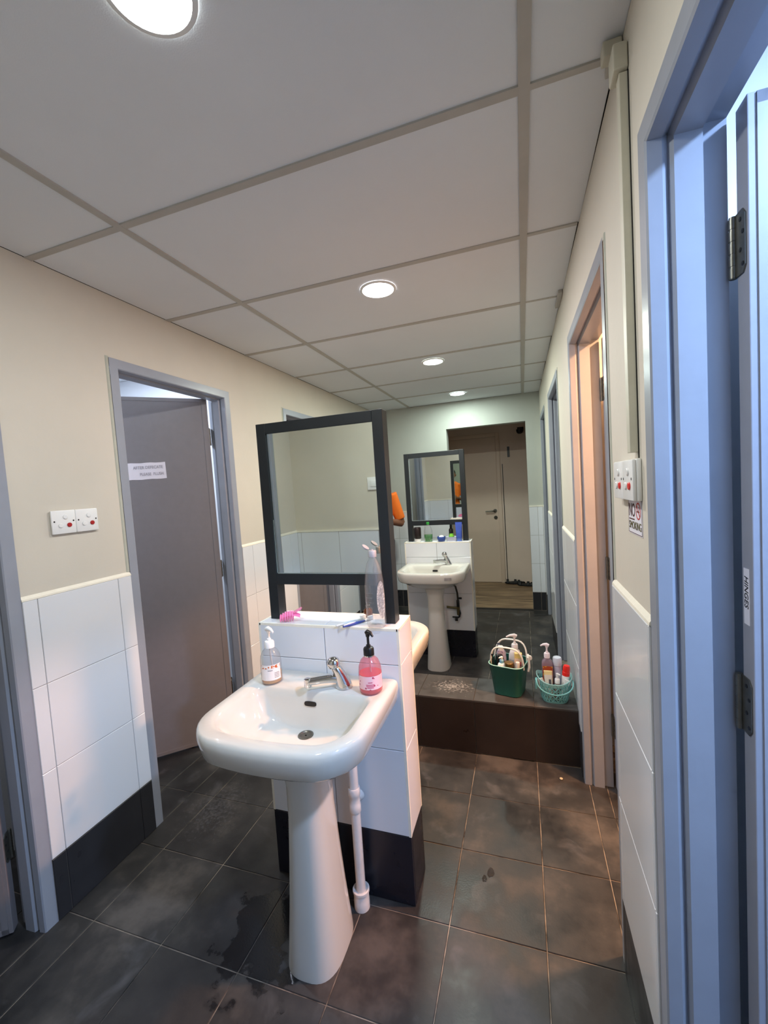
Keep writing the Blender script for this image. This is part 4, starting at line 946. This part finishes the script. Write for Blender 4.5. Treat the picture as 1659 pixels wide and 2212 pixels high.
b = MB(); b.lathe([(0.0205, 0.132), (0.0212, 0.134), (0.0212, 0.150), (0.019, 0.152), (0.001, 0.1522)], n=22); obj('lid', b, mat('bronze_lid', (112, 88, 48), 0.35, metal=0.5), t, 40)
t = std('cream_carton', 'cream and yellow carton in the green basket', 'box', 0.043, -0.014, (0.0, 0.04), 0.1)
b = MB(); b.cbox((0, 0, 0.085), (0.034, 0.022, 0.170), 0.001); obj('carton', b, mat('carton_cream', (230, 204, 178), 0.5), t, 20)
b = MB(); b.cbox((0, 0, 0.181), (0.0338, 0.0218, 0.022), 0.001); obj('top_flap', b, mat('carton_yellow', (236, 208, 130), 0.5), t, 20)
b = MB(); b.cbox((0, -0.0114, 0.145), (0.028, 0.0006, 0.020), 0.0); obj('print', b, mat('label_rose', (206, 110, 110), 0.5), t, 0)
t = std('red_tube', 'narrow red and white tube in the green basket', 'tube', 0.046, -0.040, (0.0, 0.05))
b = MB(); b.lathe([(0.0085, 0.0), (0.0095, 0.002), (0.0095, 0.128), (0.008, 0.132)], n=16); obj('tube_body', b, mat('red_tube', (180, 74, 78), 0.35), t, 40)
b = MB(); b.lathe([(0.0098, 0.130), (0.0098, 0.158), (0.008, 0.160)], n=16); obj('cap', b, m_cream, t, 40)
t = std('hair_brush', 'dark blue hair brush handle leaning in the green basket', 'brush', -0.028, 0.053, (0.0, -0.16))
b = MB(); b.tube([(0, 0, 0.004), (0, 0, 0.06), (0, 0, 0.12), (0, 0, 0.17), (0, 0, 0.205)], [0.006, 0.007, 0.006, 0.005, 0.008], 10); obj('handle', b, mat('navy_plastic', (30, 32, 56), 0.35), t, 50)
b = MB(); b.cbox((0, -0.0085, 0.188), (0.010, 0.002, 0.026), 0.0005); obj('label', b, m_paper, t, 0)
t = std('razor', 'thin black razor at the left rim of the green basket', 'razor', -0.050, -0.040, (0.0, -0.08))
b = MB(); b.tube([(0, 0, 0.002), (0, 0, 0.06), (0, 0, 0.12), (0, 0, 0.175)], [0.003, 0.0042, 0.0036, 0.003], 8); b.cbox((0, 0, 0.178), (0.010, 0.006, 0.010), 0.001); obj('handle', b, m_black, t, 40)
t = std('shower_puff', 'cream ribbed clip hooked on the right side of the green basket', 'clip', 0.0895, 0.012, (0.0, 0.0))
t.location.z = KT + 0.115
b = MB()
for k in range(5): b.tube([(-0.002, -0.020 + 0.010 * k, 0.0), (0.004, -0.020 + 0.010 * k, 0.02), (0.003, -0.019 + 0.0095 * k, 0.05), (-0.001, -0.018 + 0.009 * k, 0.066)], 0.0052, 8)
obj('clip_body', b, m_cream, t, 50)
b = MB(); b.lathe([(0.010, 0.0), (0.012, 0.003), (0.012, 0.008), (0.010, 0.011)], (0, 0, 0), 16); b.xf(Matrix.Translation((0.006, 0.0, 0.060)) @ Matrix.Rotation(PI / 2, 4, 'X')); obj('clip_button', b, m_cream, t, 50)

# teal woven basket
TX, TY = 0.112, 2.258
m_teal = mat('teal_plastic', (122, 186, 184), 0.38, var=0.04, scale=10)
t = thing('woven_basket', 'light teal perforated plastic basket on the kerb by the wall', 'basket', (TX, TY, KT), 0.0)
def bell(a, z_):   # rounded-square section, wider at the top, raised at the sides
    f = 0.058 + 0.022 * (z_ / 0.125) ** 0.8; c, s = math.cos(a), math.sin(a)
    return (f * 1.04 * math.copysign(abs(c) ** 0.75, c), f * 0.92 * math.copysign(abs(s) ** 0.75, s), z_)
n = 48
b = MB(); b.rings([[bell(2 * PI * i / n, 0.0) for i in range(n)], [bell(2 * PI * i / n, 0.010) for i in range(n)], [tuple(v_ * k_ for v_, k_ in zip(bell(2 * PI * i / n, 0.010), (0.96, 0.96, 1))) for i in range(n)], [tuple(v_ * k_ for v_, k_ in zip(bell(2 * PI * i / n, 0.004), (0.95, 0.95, 1))) for i in range(n)]]); obj('base', b, m_teal, t, 40)
def top(a): return 0.118 + 0.014 * math.cos(2 * a)
b = MB(); rs = []
rs.append([bell(2 * PI * i / n, top(2 * PI * i / n) - 0.016) for i in range(n)])
rs.append([tuple(v_ * k_ for v_, k_ in zip(bell(2 * PI * i / n, top(2 * PI * i / n)), (1.03, 1.03, 1))) for i in range(n)])
rs.append([tuple(v_ * k_ for v_, k_ in zip(bell(2 * PI * i / n, top(2 * PI * i / n) + 0.002), (1.0, 1.0, 1))) for i in range(n)])
rs.append([tuple(v_ * k_ for v_, k_ in zip(bell(2 * PI * i / n, top(2 * PI * i / n) - 0.016), (0.965, 0.965, 1))) for i in range(n)])
b.rings(rs, False, False, True); obj('rim', b, mat('pale_teal_plastic', (160, 208, 204), 0.35), t, 40)
b = MB(); nh = 26
for k in range(nh):
    for sg in (-1, 1):
        pts = []
        for j in range(9):
            z_ = 0.008 + 0.098 * j / 8; a = 2 * PI * k / nh + sg * 0.62 * j / 8; p = bell(a, z_); pts.append((p[0] * 0.985, p[1] * 0.985, p[2]))
        b.tube(pts, 0.0030, 5, False)
for z_ in (0.026, 0.046, 0.066, 0.086):
    b.rings([[tuple(v_ * k_ for v_, k_ in zip(bell(2 * PI * i / n, z_ + dz), (q_, q_, 1))) for i in range(n)] for dz, q_ in ((-0.0026, 0.99), (0.0026, 0.99), (0.0026, 0.965), (-0.0026, 0.965))], False, False, True)
o = obj('lattice', b, m_teal, t, 50); o['kind'] = 'stuff'
b = MB(); pts = []
for i in range(15):
    q = PI * i / 14; pts.append((-0.086 * math.cos(q), -0.055 - 0.036 * math.sin(q), 0.112 - 0.050 * math.sin(q)))
b.tube([(-0.086, -0.02, 0.112)] + pts + [(0.086, -0.02, 0.112)], 0.0034, 8); obj('handle', b, m_teal, t, 50)
b = MB(); b.cbox((-0.088, -0.030, 0.088), (0.010, 0.030, 0.052), 0.004); obj('handle_hinge', b, m_teal, t, 40)
TB = (TX, TY, 0.0); ZT = KT + 0.0105
t = std('red_shampoo_bottle', 'pump bottle of red fruit gel in the teal basket', 'bottle', -0.029, 0.018, base=TB, z=ZT)
b = MB(); b.rings([rrect(0.052, 0.019, -0.019, 0.014, 0.014, 0, 0.0), rrect(0.056, 0.021, -0.021, 0.015, 0.015, 0, 0.004), rrect(0.056, 0.021, -0.021, 0.015, 0.015, 0, 0.150), rrect(0.050, 0.019, -0.019, 0.014, 0.014, 0, 0.165), rrect(0.026, 0.013, -0.013, 0.011, 0.011, 0, 0.176), rrect(0.022, 0.011, -0.011, 0.010, 0.010, 0, 0.180)]); obj('bottle_body', b, plastic_clear('clear_lilac_pet', (214, 190, 206), 0.9, body=0.3), t, 40)
b = MB(); b.rings([rrect(0.050, 0.018, -0.018, 0.013, 0.013, 0, 0.002), rrect(0.0535, 0.0197, -0.0197, 0.014, 0.014, 0, 0.006), rrect(0.0535, 0.0197, -0.0197, 0.014, 0.014, 0, 0.145)]); obj('gel', b, m_lred, t, 40)
b = MB(); b.cbox((0, -0.0214, 0.105), (0.048, 0.0006, 0.080), 0.0); obj('label', b, speck('fruit_label', (170, 70, 40), (206, 150, 54), 55, 0.30), t, 0)
pump(t, 0.180, 0.0150, mat('pale_pink_plastic', (232, 218, 222), 0.35), 3.05, 0.026, 0.030)
t = std('lilac_can', 'pale lilac bottle with a frosted cap in the teal basket', 'bottle', 0.020, 0.027, (0, 0.0), base=TB, z=ZT)
b = MB(); b.lathe([(0.018, 0.0), (0.0205, 0.003), (0.0205, 0.142), (0.0195, 0.144)], n=24); obj('bottle_body', b, mat('lilac_bottle', (186, 184, 202), 0.3), t, 40)
b = MB(); b.lathe([(0.0205, 0.1435), (0.0218, 0.1445), (0.0218, 0.176), (0.019, 0.181), (0.001, 0.182)], n=24); obj('cap', b, mat('frosted_cap', (206, 210, 220), 0.3), t, 40)
t = std('red_cap_bottle', 'white bottle with a bright red cap in the teal basket', 'bottle', 0.041, -0.013, (0, 0.12), base=TB, z=ZT)
b = MB(); b.lathe([(0.0165, 0.0), (0.018, 0.003), (0.018, 0.112), (0.0165, 0.114)], n=22); obj('bottle_body', b, m_white, t, 40)
b = MB(); b.lathe([(0.0175, 0.113), (0.0185, 0.1135), (0.0185, 0.130), (0.0172, 0.131), (0.0172, 0.150), (0.014, 0.160), (0.001, 0.163)], n=22); obj('cap', b, mat('signal_red', (232, 42, 34), 0.3), t, 40)
t = std('face_wash_tube', 'cream tube with a yellow end in the teal basket', 'tube', -0.026, -0.030, (0.0, -0.02), base=TB, z=ZT)
b = MB(); b.rings([rrect(0.036, 0.013, -0.013, 0.011, 0.011, 0, 0.0), rrect(0.038, 0.013, -0.013, 0.011, 0.011, 0, 0.085), rrect(0.040, 0.008, -0.008, 0.006, 0.006, 0, 0.118)]); obj('tube_body', b, mat('cream_tube', (226, 220, 210), 0.4), t, 40)
b = MB(); b.rings([rrect(0.0402, 0.0078, -0.0078, 0.006, 0.006, 0, 0.118), rrect(0.041, 0.004, -0.004, 0.002, 0.002, 0, 0.134)]); obj('tube_end', b, mat('pale_yellow', (228, 208, 150), 0.4), t, 40)
b = MB(); b.cbox((0.006, -0.0134, 0.082), (0.010, 0.0006, 0.034), 0.0); obj('print', b, mat('label_grey_print2', (96, 92, 100), 0.5), t, 0)
t = std('small_white_pump', 'small white bottle with an angled white pump in the teal basket', 'bottle', 0.009, -0.034, (0, 0.04), base=TB, z=ZT)
b = MB(); b.lathe([(0.011, 0.0), (0.013, 0.003), (0.013, 0.080), (0.009, 0.088)], n=20); obj('bottle_body', b, mat('taupe_bottle', (150, 134, 124), 0.35), t, 40)
b = MB(); b.lathe([(0.0125, 0.082), (0.0125, 0.100), (0.010, 0.103), (0.005, 0.104), (0.005, 0.112)], n=20); obj('collar', b, m_white, t, 40)
b = MB(); b.lathe([(0.006, 0.111), (0.0065, 0.126), (0.004, 0.128)], n=16); b.tube([(0, 0, 0.123), (0.006, -0.004, 0.124), (0.013, -0.008, 0.122)], [0.005, 0.0045, 0.0035], 10); obj('pump_head', b, m_white, t, 40)
t = std('white_tube', 'short white tube leaning on the right rim of the teal basket', 'tube', 0.034, -0.040, (0.1, 0.30), base=TB, z=ZT + 0.025)
b = MB(); b.rings([rrect(0.020, 0.008, -0.008, 0.007, 0.007, 0, 0.0), rrect(0.024, 0.009, -0.009, 0.008, 0.008, 0, 0.055), rrect(0.028, 0.002, -0.002, 0.001, 0.001, 0, 0.085)]); obj('tube_body', b, m_white, t, 40)
t = std('white_sachet', 'crumpled white sachet at the left rim of the teal basket', 'sachet', -0.044, -0.034, (0.0, -0.30), base=TB, z=ZT + 0.025)
b = MB(); b.rings([rrect(0.030, 0.004, -0.004, 0.003, 0.003, 0, 0.0), rrect(0.032, 0.007, -0.007, 0.005, 0.005, 0, 0.04), rrect(0.026, 0.003, -0.003, 0.002, 0.002, 0, 0.078)]); obj('sachet', b, mat('sachet_white', (222, 214, 206), 0.45), t, 40)

for o in COL.objects:
    if o.parent is None and o.get('label') and ('green basket' in o['label'] or o.name.startswith('green_basket')):
        o.scale = (1.13,) * 3; o.location = (GX + (o.location.x - GX) * 1.13, GY + (o.location.y - GY) * 1.13, KT + (o.location.z - KT) * 1.13)
    elif o.parent is None and o.get('label') and 'teal basket' in o['label']:
        o.scale = (1.0, 1.0, 1.10)

# ------------------------------------------------------------------ bits on the floor
b = MB(); b.sphere((0, 0, 0.004), 0.008, 12, 8, 0.5); o = obj('pebble', b, mat('pale_pebble', (190, 180, 150), 0.5), None, 60); o.location = (0.115, 2.055, 0.0); tag(o, 'small pale pebble on the floor below the kerb', 'pebble')
m_water = mat('water', (250, 250, 250), 0.02, trans=1.0, ior=1.33)
for k, (x_, y_, pts) in enumerate(((-0.176, 1.462, [(0, 0), (0.012, 0.006), (0.018, 0.020), (0.012, 0.038), (0.002, 0.044), (-0.006, 0.03), (-0.008, 0.01)]), (-0.196, 1.440, [(0, 0), (0.010, 0.002), (0.014, 0.012), (0.009, 0.026), (0.0, 0.028), (-0.005, 0.012)]))):
    b = MB(); cx = sum(p[0] for p in pts) / len(pts); cy = sum(p[1] for p in pts) / len(pts)
    b.rings([[(cx + (px - cx) * q, cy + (py - cy) * q, z_) for px, py in pts] for q, z_ in ((1.0, 0.0003), (0.92, 0.0022), (0.6, 0.0034), (0.1, 0.0038))])
    o = obj('water_drop', b, m_water, None, 80); o.location = (x_, y_, 0.0); tag(o, ('larger' if k == 0 else 'smaller') + ' water drop on the brown lit floor tile', 'water drop', 'water drops on the floor')

# ------------------------------------------------------------------ corridor beyond the opening
CY = 5.90; CF = ZF
m_wood = mat('oak_vinyl_plank', (168, 140, 108), 0.45, rgb2=(104, 82, 62), scale=2.2, thr=(0.36, 0.66), rand=0.12, detail=8)
cf = MB(); cf.box((-2.6, EY, -0.12), (1.8, CY + 0.1, CF - 0.003)); fc = struct('floor_corridor', cf, m_dgrout, 'brown plank floor of the corridor')
k = 0; yy = EY + 0.028
for nd in m_wood.node_tree.nodes:
    if nd.type == 'TEX_NOISE' and abs(nd.inputs['Scale'].default_value - 2.2) < 1e-4:
        mp = m_wood.node_tree.nodes.new('ShaderNodeMapping'); mp.inputs['Scale'].default_value = (1.2, 9, 1)
        src = nd.inputs['Vector'].links[0].from_socket; m_wood.node_tree.links.new(src, mp.inputs[0]); m_wood.node_tree.links.new(mp.outputs[0], nd.inputs['Vector'])
while yy < CY - 0.01:
    y2 = min(yy + 0.15, CY); o0 = -2.6 + (k % 3) * 0.4 - 0.8
    for a_, c_ in spans(-2.6, 1.8, o0, 1.2): tile('plank', fc, (a_ + 0.0005, yy + 0.0005, CF - 0.006), (1, 0, 0), (0, 1, 0), (0, 0, 1), c_ - a_ - 0.001, y2 - yy - 0.001, 0.006, m_wood)
    yy = y2; k += 1
b = MB(); b.box((OX0, EY - 0.012, ZF - 0.003), (OX1, EY + 0.028, ZF + 0.005)); o = obj('trim_1', b, m_black, None, 0); tag(o, 'black threshold strip at the corridor opening', None, None, 'structure')
m_cwall = mat('beige_corridor_paint', (236, 216, 200), 0.65, var=0.03, scale=3)
cw = MB(); cw.box((-2.6, CY, 0), (1.8, CY + 0.1, 2.45)); cw.box((-2.6, EY + 0.12, 0), (-2.5, CY, 2.45)); cw.box((1.7, EY + 0.12, 0), (1.8, CY, 2.45))
struct('wall_corridor', cw, m_cwall, 'beige corridor wall seen through the opening')
cc = MB(); cc.box((-2.6, EY + 0.12, 2.35), (1.8, CY + 0.1, 2.45)); struct('ceiling_corridor', cc, m_cwall, 'corridor ceiling beyond the opening')
root = link('door_9', None); tag(root, 'beige corridor door with a lever handle seen through the opening', None, None, 'structure'); root.location = (0, 0, 0)
m_cdoor = mat('beige_door_paint', (238, 214, 194), 0.45, var=0.02, scale=4)
b = MB(); dx0, dx1, dzt = -1.10, -0.272, 2.075
for a_, c_ in (((dx0, CF), (dx0 + 0.05, dzt)), ((dx1 - 0.05, CF), (dx1, dzt)), ((dx0 + 0.05, dzt - 0.05), (dx1 - 0.05, dzt))): b.cbox(((a_[0] + c_[0]) / 2, CY - 0.010, (a_[1] + c_[1]) / 2), (c_[0] - a_[0], 0.020, c_[1] - a_[1]), 0.003)
obj('architrave', b, m_cdoor, root, 30)
b = MB(); b.cbox(((dx0 + dx1) / 2, CY - 0.004, (CF + 0.008 + dzt - 0.055) / 2), (dx1 - dx0 - 0.11, 0.008, dzt - 0.063 - CF), 0.001); lf = obj('door_leaf', b, m_cdoor, root, 0)
b = MB(); hx, hz = dx1 - 0.095, 1.022
b.tube([(hx, CY - 0.008, hz), (hx, CY - 0.016, hz)], 0.025, 20); b.tube([(hx, CY - 0.016, hz), (hx, CY - 0.045, hz), (hx - 0.012, CY - 0.056, hz), (hx - 0.05, CY - 0.058, hz), (hx - 0.125, CY - 0.058, hz - 0.002)], 0.0085, 12); obj('lever_handle', b, m_steel, lf, 40)
b = MB(); b.tube([(hx + 0.004, CY - 0.008, hz - 0.092), (hx + 0.004, CY - 0.017, hz - 0.092)], 0.024, 20); obj('lock_rose', b, mat('dark_steel', (84, 80, 72), 0.4, metal=0.7), lf, 40)
b = MB(); b.cbox((0, -0.004, 0.07), (0.030, 0.008, 0.140), 0.002); t = thing('door_number_plate', 'narrow black plate on the corridor wall beside the beige door', 'sign', (-0.160, CY, 1.735)); obj('plate', b, m_black, t, 20)
b = MB(); b.box((0, -0.006, 0), (0.009, 0, 1.62)); o = obj('cable', b, m_black, None, 0); o.location = (-0.250, CY, CF); tag(o, 'thin dark cable running down the corridor wall beside the door', 'cable')
t = thing('wall_camera', 'dark security camera high on the corridor wall', 'camera', (0.005, CY, 2.06))
b = MB(); b.cbox((0, -0.010, 0.03), (0.08, 0.020, 0.05), 0.004); b.tube([(0, -0.02, 0.03), (-0.005, -0.05, 0.02)], 0.012, 10); obj('bracket', b, m_black, t, 30)
b = MB(); b.lathe([(0.028, 0.03), (0.045, 0.02), (0.045, 0.0), (0.036, -0.024), (0.018, -0.036), (0.001, -0.038)], (-0.008, -0.070, 0.0), 20); obj('dome', b, m_black, t, 40)
# sandals
m_sand = mat('black_rubber', (20, 20, 21), 0.6)
def sandal(loc, rz, label):
    t = thing('sandal', label, 'sandal', loc, rz, 'sandals in the corridor')
    out = []
    for i in range(24):
        a = 2 * PI * i / 24; x_ = 0.130 * math.cos(a); w_ = 0.040 + 0.008 * math.cos(a) - 0.008 * math.cos(2 * a + 0.4); out.append((x_, w_ * math.sin(a)))
    b = MB(); b.rings([[(x_ * q, y_ * q, z_) for x_, y_ in out] for q, z_ in ((0.95, 0.0), (1.0, 0.006), (1.0, 0.020), (0.96, 0.024))]); obj('sole', b, m_sand, t, 40)
    for cx, h_ in ((0.050, 0.050), (0.005, 0.058), (-0.095, 0.060)):
        b = MB(); rs = []
        for i in range(11):
            a = PI * i / 10; yy_ = 0.044 * math.cos(a); zz = 0.014 + (h_ - 0.014) * math.sin(a)
            rs.append([(cx - 0.015, yy_, zz), (cx + 0.015, yy_, zz), (cx + 0.015, yy_ * 0.93, zz - 0.003), (cx - 0.015, yy_ * 0.93, zz - 0.003)])
        b.rings(rs); obj('strap', b, m_sand, t, 40)
    return t
sandal((-0.150, CY - 0.060, CF), 0.06, 'left black strapped sandal against the corridor wall')
sandal((0.012, CY - 0.175, CF), -0.10, 'right black strapped sandal nearer the corridor opening')

# ------------------------------------------------------------------ person in an orange shirt behind the nearer mirror
def fuse(name, mb, voxel, material, parent=None, sm=4):
    """one continuous skin from overlapping limbs"""
    me = mb.mesh(name, material, 0); o = bpy.data.objects.new(name, me); COL.objects.link(o)
    md = o.modifiers.new('r', 'REMESH'); md.mode = 'VOXEL'; md.voxel_size = voxel
    m2 = o.modifiers.new('s', 'SMOOTH'); m2.factor = 0.5; m2.iterations = sm
    bpy.context.view_layer.update()
    new = bpy.data.meshes.new_from_object(o.evaluated_get(bpy.context.evaluated_depsgraph_get()))
    bpy.data.objects.remove(o); new.name = name
    new.materials.clear(); new.materials.append(material)
    for p in new.polygons: p.use_smooth = True
    return link(name, new, parent)
def ell(mb, secs, n=20):
    """stack of ellipses (cx, cy, z, rx, ry)"""
    mb.rings([[(cx + a * math.cos(2 * PI * i / n), cy + b_ * math.sin(2 * PI * i / n), z) for i in range(n)] for cx, cy, z, a, b_ in secs])
m_skin = mat('brown_skin', (120, 78, 58), 0.5, var=0.05, scale=12)
m_shirt = mat('orange_cotton', (240, 116, 34), 0.8, var=0.06, scale=14, bump=0.3, bscale=120)
m_trs = mat('dark_trousers', (38, 38, 48), 0.85, var=0.1, scale=20)
m_hair = mat('black_hair', (20, 17, 16), 0.5, var=0.2, scale=80)
EL = (-0.222, -0.080, 1.015); WR = (-0.110, 0.130, 1.070); SHL = (-0.145, -0.010, 1.335)
ER = (0.165, -0.080, 1.050); WRR = (0.100, 0.140, 1.080); SHR = (0.145, -0.010, 1.335)
B = MB()
ell(B, [(0, 0, 0.82, 0.115, 0.085), (0, 0, 0.90, 0.124, 0.092), (0, 0.005, 1.00, 0.118, 0.086), (0, 0.0, 1.12, 0.124, 0.088), (0, -0.005, 1.24, 0.136, 0.090), (0, -0.01, 1.33, 0.126, 0.072), (0, -0.01, 1.37, 0.08, 0.055)])
B.tube([(0, -0.012, 1.34), (0, -0.005, 1.40), (0, 0.008, 1.45)], [0.055, 0.050, 0.050], 14)
ell(B, [(0, 0.030, 1.400, 0.022, 0.030), (0, 0.022, 1.425, 0.048, 0.062), (0, 0.012, 1.47, 0.064, 0.080), (0, 0.004, 1.52, 0.072, 0.090), (0, -0.002, 1.56, 0.070, 0.086), (0, -0.006, 1.595, 0.052, 0.066), (0, -0.006, 1.612, 0.022, 0.03)])
B.tube([(0, 0.086, 1.515), (0, 0.102, 1.49), (0, 0.090, 1.478)], [0.008, 0.014, 0.012], 8)      # nose
B.tube([(-0.022, 0.078, 1.448), (0, 0.088, 1.447), (0.022, 0.078, 1.448)], [0.007, 0.010, 0.007], 8)   # lips
for s in (-1, 1):
    B.tube([(s * 0.070, -0.004, 1.525), (s * 0.080, -0.012, 1.505), (s * 0.072, -0.006, 1.478)], [0.012, 0.016, 0.011], 8)   # ears
def arm(sh, el, wr, hand_dir, s):
    B.tube([sh, tuple((Vector(sh) + Vector(el)) / 2), el], [0.052, 0.046, 0.037], 14)
    B.tube([el, tuple((Vector(el) * 0.6 + Vector(wr) * 0.4)), wr], [0.037, 0.036, 0.025], 14)
    w_ = Vector(wr); d_ = Vector(hand_dir).normalized(); side = Vector((0, 0, 1)); up = d_.cross(side).normalized()
    B.tube([tuple(w_ - d_ * 0.01), tuple(w_ + d_ * 0.04), tuple(w_ + d_ * 0.085)], [0.022, 0.027, 0.026], 12)
    for k, (o_, ln) in enumerate(((-0.027, 0.060), (-0.009, 0.074), (0.009, 0.070), (0.027, 0.054))):
        p0 = w_ + d_ * 0.075 + side * o_; p1 = p0 + d_ * ln * 0.5 + up * 0.004; p2 = p0 + d_ * ln * 0.85 - up * ln * 0.3 * s; p3 = p0 + d_ * ln * 0.9 - up * ln * 0.55 * s
        B.tube([tuple(p0), tuple(p1), tuple(p2), tuple(p3)], [0.0095, 0.009, 0.0085, 0.007], 8)
    p0 = w_ + d_ * 0.03 + side * 0.02; B.tube([tuple(p0), tuple(p0 + d_ * 0.025 + side * 0.024 - up * 0.012 * s), tuple(p0 + d_ * 0.055 + side * 0.030 - up * 0.020 * s)], [0.013, 0.011, 0.008], 8)
arm(SHL, EL, WR, (0.10, 1, 0.05), -1); arm(SHR, ER, WRR, (-0.15, 1, 0.1), 1)
for s in (-1, 1):
    B.tube([(s * 0.066, 0.0, 0.86), (s * 0.071, 0.008, 0.66), (s * 0.075, 0.012, 0.46), (s * 0.079, -0.012, 0.30), (s * 0.083, -0.012, 0.09)], [0.080, 0.070, 0.055, 0.052, 0.036], 14)
    B.tube([(s * 0.092, -0.045, 0.030), (s * 0.092, 0.02, 0.034), (s * 0.098, 0.09, 0.026), (s * 0.100, 0.145, 0.018)], [0.030, 0.034, 0.032, 0.017], 12)
person = fuse('person', B, 0.0085, m_skin)
zmin = min(v.co.z for v in person.data.vertices)
person.location = (-1.440, 4.14, ZF - zmin); person.rotation_euler = (0, 0, PI)
tag(person, 'person in an orange shirt with one bent elbow showing beside the large mirror', 'person')
S = MB()
ell(S, [(0, 0, 0.84, 0.142, 0.108), (0, 0, 0.92, 0.138, 0.105), (0, 0.005, 1.02, 0.132, 0.100), (0, 0, 1.12, 0.138, 0.102), (0, -0.005, 1.24, 0.150, 0.104), (0, -0.01, 1.34, 0.140, 0.085), (0, -0.012, 1.385, 0.075, 0.062)])
for sh, el in ((SHL, EL), (SHR, ER)):
    v0, v1 = Vector(sh), Vector(el); S.tube([tuple(v0), tuple(v0.lerp(v1, 0.5)), tuple(v0.lerp(v1, 0.84))], [0.060, 0.058, 0.055], 16)
fuse('shirt', S, 0.010, m_shirt, person, 3)['label'] = 'orange short sleeved shirt'
T_ = MB()
ell(T_, [(0, 0, 0.80, 0.142, 0.108), (0, 0, 0.90, 0.134, 0.100)])
for s in (-1, 1): T_.tube([(s * 0.068, 0.0, 0.86), (s * 0.072, 0.008, 0.66), (s * 0.076, 0.010, 0.46), (s * 0.080, -0.008, 0.28), (s * 0.084, -0.010, 0.075)], [0.088, 0.080, 0.070, 0.064, 0.058], 16)
fuse('trousers', T_, 0.010, m_trs, person, 3)
H_ = MB(); ell(H_, [(0, -0.040, 1.455, 0.050, 0.052), (0, -0.026, 1.50, 0.074, 0.072), (0, -0.018, 1.54, 0.080, 0.082), (0, -0.010, 1.58, 0.075, 0.084), (0, -0.008, 1.61, 0.056, 0.066), (0, -0.008, 1.628, 0.022, 0.026)])
fuse('hair', H_, 0.008, m_hair, person, 3)
for s in (-1, 1):
    b = MB(); b.sphere((s * 0.028, 0.078, 1.520), 0.011, 12, 8); e_ = obj('eye', b, m_white, person, 60)
    b = MB(); b.sphere((s * 0.028, 0.0865, 1.520), 0.005, 10, 6); obj('iris', b, m_black, e_, 60)
